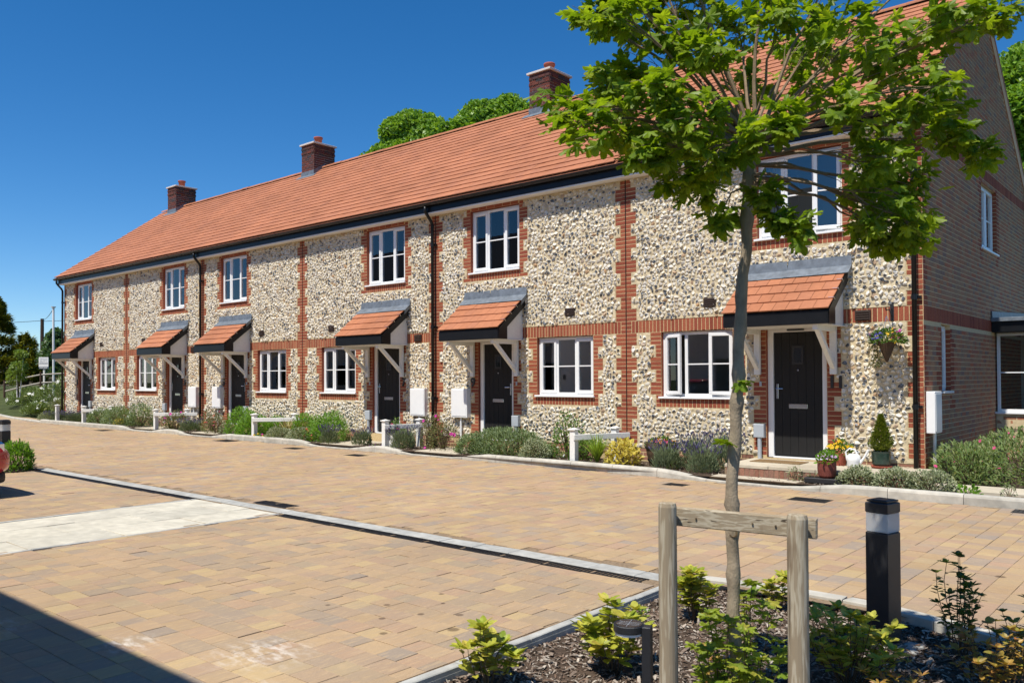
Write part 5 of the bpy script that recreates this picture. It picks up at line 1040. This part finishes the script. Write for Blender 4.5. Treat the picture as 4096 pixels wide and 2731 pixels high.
# tree stakes and rail
SK = thing('tree_stake', 'round weathered timber tree stake on the left, with a long drying crack', 'tree stake', (1.58, -10.03, -.06), 'pair of stakes holding the young tree')
MB().lathe([(.040, 0), (.0385, .6), (.0375, 1.125), (.034, 1.14)], (1.580, -10.035, -.06), 20).part('post', MT['stake'], SK, False)
SK2 = thing('tree_stake', 'round weathered timber tree stake on the right, stained below its top', 'tree stake', (2.083, -9.925, -.06), 'pair of stakes holding the young tree')
MB().lathe([(.0415, 0), (.0395, .6), (.039, 1.115), (.035, 1.13)], (2.083, -9.925, -.06), 20).part('post', MT['stake'], SK2, False)
A, B_ = np.array([1.565, -9.955, 1.015]), np.array([2.125, -9.835, 1.008]); dv = (B_-A)/np.linalg.norm(B_-A); nv = np.cross(dv, Z_); nv /= np.linalg.norm(nv)
RL = thing('stake_rail', 'pale timber cross rail nailed behind the two stakes in front of the trunk', 'rail', (1.84, -9.90, 1.01)); l = np.linalg.norm(B_-A)
MB((A, dv, np.cross(nv, dv)*-1 if (np.cross(nv, dv))[2] < 0 else np.cross(nv, dv), nv)).bbox(0, l, -.038, .038, -.018, .018, .004).part('plank', MT['stakeh'], RL)
for u_ in (.10, .33, .42): q = A+dv*u_+nv*.02; MB().tube([q-nv*.004, q+nv*.004], .004, 6).part('nail', MT['darktwig'], RL)
# the young maple
TREE = thing('young_maple', 'young field maple with a slender pale trunk tied to the two stakes', 'tree', (1.655, -9.57, -.05))
tp = np.array([(1.655, -9.569, -.06)]+TR); ts = np.linspace(0, len(tp)-1, 60); tq = np.stack([np.interp(ts, np.arange(len(tp)), tp[:, i]) for i in range(3)], 1)
rr = .0295-.006*np.clip(tq[:, 2]/2.6, 0, 1)+.004*np.clip((tq[:, 2]-2.2)/.3, 0, 1)
for zk, am in ((.93, .007), (1.03, .006), (1.27, .008), (1.48, .006), (1.62, .005), (1.83, .008), (1.98, .006), (.5, .006), (.70, .006), (2.3, .006), (2.48, .009)): rr += 1.5*am*np.exp(-((tq[:, 2]-zk)/.022)**2)
tq[1:-1, 0] += .006*np.sin(tq[1:-1, 2]*9.)+.004*np.sin(tq[1:-1, 2]*21.); tq[1:-1, :2] += rng.normal(0, .0012, (58, 2)); MB().tube(tq, rr, 14).part('trunk', MT['bark'], TREE, True)
m = MB(); m.lathe([(.017, -.006), (.019, .004), (.013, .006), (.008, .002), (.0, .001)], (0, 0, 0), 14); kn = m.mesh('knot', MT['darktwig'])
dd = np.array([.35, -.9, .1]); dd /= np.linalg.norm(dd); xx = np.cross(dd, Z_); inst('knot', kn, np.stack([xx, np.cross(dd, xx), dd], 1)[None], np.array([[1.657, -9.588, .90]])+dd*.026, TREE)
CRn = np.array(CR); limbs = MB(); LP = []; LD = []; LN = []; top = tp[-1]
for (x, y, z, r) in CR:
    c = np.array([x, y, z]); hgt = z-top[2]; s = top+np.array([0, 0, min(0, .35*hgt)-.02*rng.random()]) if hgt < .15 else top
    mid = s+(c-s)*.5+np.array([0, 0, .05+.10*np.linalg.norm((c-s)[:2])*rng.uniform(.2, 1.)]); qs = np.linspace(0, 1, 8)[:, None]
    cur = (1-qs)**2*s+2*qs*(1-qs)*mid+qs*qs*c; cur[1:-1] += rng.normal(0, .008, (6, 3)); R0 = .0042+.0075*min(1, np.linalg.norm(c-s)); limbs.tube(cur, np.linspace(R0, .0022, 8), 6, False)
    r *= .88; nt_ = int(5+r*50); 
    for k in range(nt_):
        e = c+rdir(1)[0]*r*rng.uniform(.45, 1.)*np.array([1, 1, .85]); b = cur[rng.integers(4, 8)]; mm = (b+e)/2+[0, 0, .02]; limbs.tube([b, mm, e], [.0021, .0016, .001], 4, False)
        nl = rng.integers(4, 8); d0 = (e-b)/(np.linalg.norm(e-b)+1e-6)
        for j in range(nl):
            o = d0*rng.uniform(.1, .9)+rdir(1)[0]*.9+np.array([0, 0, -.25]); o /= np.linalg.norm(o); LP.append(e-(e-b)*rng.uniform(0, .45)+o*.025); LD.append(o)
            LN.append(np.array([0, -.25, 1.])+rdir(1)[0]*.55+o*.25)
limbs.part('limbs', MT['twig'], TREE)
for (x, y, z) in ((1.69, -9.60, 1.58), (1.635, -9.61, 1.30), (1.70, -9.6, .97)):
    for k in range(3): o = rdir(1)[0]+np.array([.6, -.4, .2]); o /= np.linalg.norm(o); LP.append(np.array([x, y, z])); LD.append(o); LN.append(np.array([0, -.2, 1.])+rdir(1)[0]*.4)
LP = np.array(LP); LD = np.array(LD); LN = np.array(LN); n = len(LP); BL = orient(LD, LN, rng.uniform(.042, .080, n)); dc_ = np.linalg.norm(LP-CAMP, axis=1); od = np.argsort(dc_)
lm = mesh_np('leaf', LT['maple'][0], LT['maple'][1], MT['maple']); inst('leaf', lm, BL[od[:300]], LP[od[:300]], TREE)
stuff(scat('crown', LT['maple'], BL[od[300:]], LP[od[300:]], rng.random(n-300), MT['maple'], TREE))
# foreground shrubs, leaf by leaf
def fgbush(label, loc, nst, h, spread, leaf, size, mat, along=5, whorl=6, cat='shrub', name='leafy_shrub', stem='darktwig', group=None, lean=(0, 0), cap=300):
    t = thing(name, label, cat, loc, group); L = np.array(loc, float); m = MB(); P = []; D = []; Nn = []
    for k in range(nst):
        a = 2*PI*k/nst+rng.uniform(-.5, .5); r = spread*math.sqrt(rng.random()); hh = h*rng.uniform(.55, 1.)*(1-.25*(r/spread)**2); e = np.array([r*math.cos(a)+lean[0], r*math.sin(a)+lean[1], hh]); b = np.array([e[0]*.2, e[1]*.2, 0]); q = np.linspace(0, 1, 6)[:, None]
        cur = b+(e-b)*q+np.array([e[0], e[1], 0])*.25*q*(1-q); cur[1:] += rng.normal(0, .006, (5, 3)); m.tube(L+cur, np.linspace(.0038, .0016, 6), 5, False)
        for j in range(along+whorl):
            f = 1. if j >= along else rng.uniform(.35, .95); p = np.array([np.interp(f, q[:, 0], cur[:, i]) for i in range(3)]); an = j*2.4+k; o = np.array([math.cos(an), math.sin(an), rng.uniform(.15, .9) if f == 1 else rng.uniform(-.1, .6)]); o /= np.linalg.norm(o); P.append(p); D.append(o); Nn.append(np.array([0, 0, 1.])+rdir(1)[0]*.35-o*.1)
    m.part('stems', MT[stem], t); P = np.array(P)+L; Bl = orient(np.array(D), np.array(Nn), size*rng.uniform(.6, 1.2, len(P))); me = mesh_np('leaf', LT[leaf][0], LT[leaf][1], MT[mat]); inst('leaf', me, Bl[:cap], P[:cap], t)
    if len(P) > cap: stuff(scat('foliage', LT[leaf], Bl[cap:], P[cap:], rng.random(len(P)-cap), MT[mat], t))
    return t
fgbush('yellow green shrub at the corner of the bed edging, lowest in view', (.31, -9.76, -.055), 13, .36, .16, 'oval', .080, 'fg', 8, 9)
fgbush('yellow green shrub behind the round solar light', (.70, -9.12, -.055), 19, .40, .20, 'oval', .085, 'fg', 8, 8)
fgbush('yellow green shrub just right of the left tree stake', (.585, -7.98, -.055), 18, .37, .14, 'oval', .078, 'fg', 8, 8)
fgbush('small shrub sprig partly hidden behind the right tree stake', (.91, -7.36, -.055), 9, .27, .10, 'oval', .075, 'fg', 6, 8)
fgbush('green and yellow shrub between the right stake and the black bollard', (1.78, -8.50, -.055), 34, .44, .26, 'oval', .066, 'fg', 12, 7, cap=300)
fgbush('low yellow shrub sprig at the bottom edge under the bollard', (2.05, -8.62, -.055), 10, .22, .14, 'slim', .055, 'fgorange', 9, 6)
fgbush('upright dark leaved shrub with tall thin stems at the right edge', (2.12, -7.62, -.055), 10, .62, .18, 'oval', .050, 'fgdark', 20, 7)
fgbush('tall thin dark stem standing alone in the right shrub', (2.15, -7.60, -.055), 4, .72, .07, 'oval', .050, 'fgdark', 18, 8)
fgbush('orange tipped shrub at the bottom right corner', (2.43, -8.12, -.055), 28, .40, .27, 'oval', .050, 'fgorange', 11, 6)
fgbush('dark shrub behind the orange tipped one at the right edge', (2.55, -7.85, -.055), 12, .50, .20, 'oval', .048, 'fgdark', 16, 6)
fgbush('yellow green maple suckers sprouting round the foot of the trunk', (1.64, -9.58, -.055), 18, .80, .20, 'maple', .056, 'mapley', 13, 4, 'plant', 'maple_suckers', 'darktwig', lean=(.05, -.02))
fgbush('reddish seedling stems left of the maple suckers', (1.50, -9.40, -.055), 4, .50, .10, 'maple', .038, 'fgorange', 6, 3, 'plant', 'seedling', 'darktwig')
bush('clover', 'tiny green weed in the bark near the left edging', 'weed', (.22, -8.05, -.05), .05, .04, .03, 14, 'oval', .025, 'bright', stems=3)
# black bollards
def bollard(label, x, y, z0, rot, s=.145, h=.89):
    t = thing('bollard_light', label, 'bollard', (x, y, z0), 'black square bollard lights'); c, q = math.cos(rot), math.sin(rot); fr = (np.array([x, y, z0]), np.array([c, q, 0]), np.array([-q, c, 0]), Z_); a = s/2
    MB(fr).bbox(-a, a, -a, a, .012, h-.20, .008).part('post', MT['bmetal'], t)
    m = MB(fr); m.bbox(-a-.03, a+.03, -a-.03, a+.03, 0, .012, .004); m.part('base_plate', MT['bmetal'], t)
    m = MB(fr); w = .004; b = a-.002
    for (x0, x1, y0, y1) in ((-b, b, -b, -b+w), (-b, b, b-w, b), (-b, -b+w, -b+w, b-w), (b-w, b, -b+w, b-w)): m.box(x0, x1, y0, y1, h-.199, h-.085)
    m.part('lens', MT['lens'], t)
    m = MB(fr); m.box(-b+.006, b-.006, -b+.006, b-.006, h-.199, h-.192); m.lathe([(.028, h-.192), (.03, h-.14), (.015, h-.13), (.05, h-.088)], (0, 0, 0), 12); m.part('lamp', MT['white'], t)
    m = MB(fr); m.bbox(-a-.001, a+.001, -a-.001, a+.001, h-.084, h-.018, .006); m.bbox(-a+.006, a-.006, -a+.006, a-.006, h-.018, h, .014); m.part('cap', MT['bmetal'], t); return t
bollard('black square bollard light with a clear lens in the bark bed', 1.70, -7.62, -.055, -.22)
bollard('black bollard light behind the red car at the left edge', -13.36, -7.70, .0, .1)
MB().bbox(1.50, 1.92, -7.74, -7.52, -.08, -.048, .006).part('footing', MT['greykerb'], bpy.data.objects['bollard_light'])
# round solar light
t = thing('solar_light', 'small black solar light with a round head by the left tree stake', 'garden light', (1.313, -9.766, -.06)); p = np.array([1.313, -9.766, 0]); d_ = np.array([-.757, -.653*.4, 0]); d_ /= np.linalg.norm(d_); e_ = np.array([-d_[1], d_[0], 0])
MB((p, d_, e_, Z_)).bbox(-.020, .020, -.026, .026, -.06, .462, .004).part('post', MT['bmetal'], t)
hc = p+d_*.085; MB().lathe([(.068, .430), (.072, .435), (.072, .462), (.068, .466), (.062, .462)], hc, 28).part('head', MT['bmetal'], t)
MB().lathe([(.064, .418), (.066, .4295), (.03, .4295)], hc, 28).part('diffuser', MT['white'], t)
MT['panel'] = surf('solar_panel', [(.012, .012, .015)], .25, 50, .2, 100, .02, .6)
MB().lathe([(.060, .4625), (.061, .4655), (.01, .4656)], hc, 28).part('solar_panel', MT['panel'], t)
m = MB((hc, d_, e_, Z_)); [m.box(-.05, .05, o-.0007, o+.0007, .4657, .4662) for o in (-.02, .0, .02)]; m.box(-.0007, .0007, -.055, .055, .4657, .4663); m.part('panel_wires', MT['greyplastic'], t)
# red car in the left bay
CAR = thing('parked_car', 'red car with black wheel arch cladding parked at the left edge', 'car', (-10.12, -11.0, 0)); cfr = (np.array([-10.12, -13.05, 0]), X_, Y_, Z_)
def loft(secs, n=24, p=3.2):
    m = MB(cfr); V = []
    for (y, w, z0, z1) in secs:
        for k in range(n): a = 2*PI*k/n; c, s = math.cos(a), math.sin(a); V.append((w*math.copysign(abs(c)**(2/p), c), y, (z0+z1)/2+(z1-z0)/2*math.copysign(abs(s)**(2/p), s)))
    F = [(i*n+k, i*n+(k+1) % n, (i+1)*n+(k+1) % n, (i+1)*n+k) for i in range(len(secs)-1) for k in range(n)]+[tuple(range(n))[::-1], tuple((len(secs)-1)*n+k for k in range(n))]
    m.add(V, F); return m
loft([(0, .62, .35, .75), (.05, .78, .25, .95), (.3, .88, .2, 1.0), (1.2, .9, .2, 1.0), (2.6, .9, .2, .98), (3.3, .89, .2, .95), (3.8, .88, .22, .86), (4.02, .84, .26, .78), (4.14, .74, .32, .68), (4.18, .6, .36, .6)]).part('body', MT['carred'], CAR, True)
loft([(.1, .55, .9, 1.05), (.45, .7, .9, 1.40), (1.0, .72, .9, 1.50), (1.9, .72, .9, 1.50), (2.5, .70, .9, 1.32), (3.1, .62, .88, 1.0)], p=4.).part('cabin', MT['carglass'], CAR, True)
loft([(.5, .62, 1.40, 1.46), (.9, .66, 1.46, 1.53), (1.9, .66, 1.46, 1.53), (2.2, .62, 1.40, 1.46)], p=4.).part('roof', MT['carred'], CAR, True)
for y in (.75, 3.3):
    for sx in (-1, 1):
        a = np.linspace(-.25, PI+.25, 15); po = [(y+.42*math.cos(q), .34+.42*math.sin(q)) for q in a]; pi_ = [(y+.33*math.cos(q), .34+.33*math.sin(q)) for q in a]; m = MB(cfr)
        for i in range(14): m.prism([po[i], po[i+1], pi_[i+1], pi_[i]], *sorted((sx*.80, sx*.915)), 0)
        m.part('wheel_arch', MT['carblack'], CAR); m = MB((cfr[0]+np.array([sx*.80, y, .325]), Y_, Z_, X_)); m.lathe([(.20, -.10), (.31, -.10), (.325, -.07), (.325, .07), (.31, .10), (.20, .10)], n=28); W_ = m.part('wheel', MT['tyre'], CAR, True)
        m = MB((cfr[0]+np.array([sx*.80, y, .325]), Y_, Z_, X_)); m.lathe([(.205, sx*.06), (.2, sx*.09), (.05, sx*.085), (.04, sx*.10)], n=20); m.part('rim', MT['chrome'], W_)
loft([(-.04, .55, .24, .5), (.02, .75, .2, .52), (.2, .885, .2, .52), (.35, .89, .2, .5)]).part('rear_bumper', MT['carblack'], CAR, True); loft([(3.7, .885, .15, .36), (3.95, .84, .15, .37), (4.10, .7, .16, .38), (4.16, .5, .18, .36)]).part('front_bumper', MT['carblack'], CAR, True)
for sx in (-1, 1):
    MB(cfr).bbox(*sorted((sx*.52, sx*.78)), 3.86, 4.06, .60, .76, .03).part('headlight', MT['chrome'], CAR); MB(cfr).bbox(*sorted((sx*.60, sx*.80)), .02, .12, .68, .88, .02).part('tail_light', MT['carred'], CAR)
    MB(cfr).bbox(*sorted((sx*.86, sx*1.02)), 2.45, 2.58, .96, 1.08, .03).part('wing_mirror', MT['carblack'], CAR)
# house across the road: seen only in the window panes, it shades the lower left paving
OP = thing('opposite_house', 'white brick house with a hipped slate roof across the paving, mirrored in the windows', 'house', (-11.5, -17.5, 0)); m = MB(); x0, x1, ya, yb, ze = -44., .6, -21.5, -13.85, 5.0
m.box(x0, x1, ya, yb, -.1, ze); OW = m.part('wall', MT['whitebrick'], OP)
e = .33; rz = 8.7; ym = (ya+yb)/2; m = MB(); m.add([(x0-e, ya-e, ze), (x1+e, ya-e, ze), (x1+e, yb+e, ze), (x0-e, yb+e, ze), (x0+3.8, ym, rz), (x1-3.8, ym, rz)], [(3, 2, 5, 4), (1, 0, 4, 5), (2, 1, 5), (0, 3, 4), (0, 1, 2, 3)]); m.part('roof', MT['slate'], OP)
MB().box(x0-e, x1+e, yb+e-.02, yb+e+.01, ze-.18, ze+.0).part('fascia', MT['black'], OP)
for k in range(8):
    cx_ = -43.4+5.6*k
    for (u_, z_, w_, h_) in ((0, 1.2, 1.3, 1.15), (0, 3.5, 1.3, 1.2), (2.6, 3.5, 1.0, 1.2)):
        f_ = MB().bbox(cx_+u_, cx_+u_+w_, yb+.001, yb+.03, z_, z_+h_, .004).part('window', MT['white'], OP); MB().box(cx_+u_+.06, cx_+u_+w_-.06, yb+.031, yb+.036, z_+.06, z_+h_-.06).part('pane', MT['carglass'], f_)
    MB().bbox(cx_+2.7, cx_+3.6, yb+.001, yb+.04, .1, 2.2, .004).part('door', MT['door'], OP)
text_part('8', .3, .012, MT['bmetal'], 'house_number', OP, (-17.2, yb+.014, 1.6), -X_, Z_, Y_, .004)
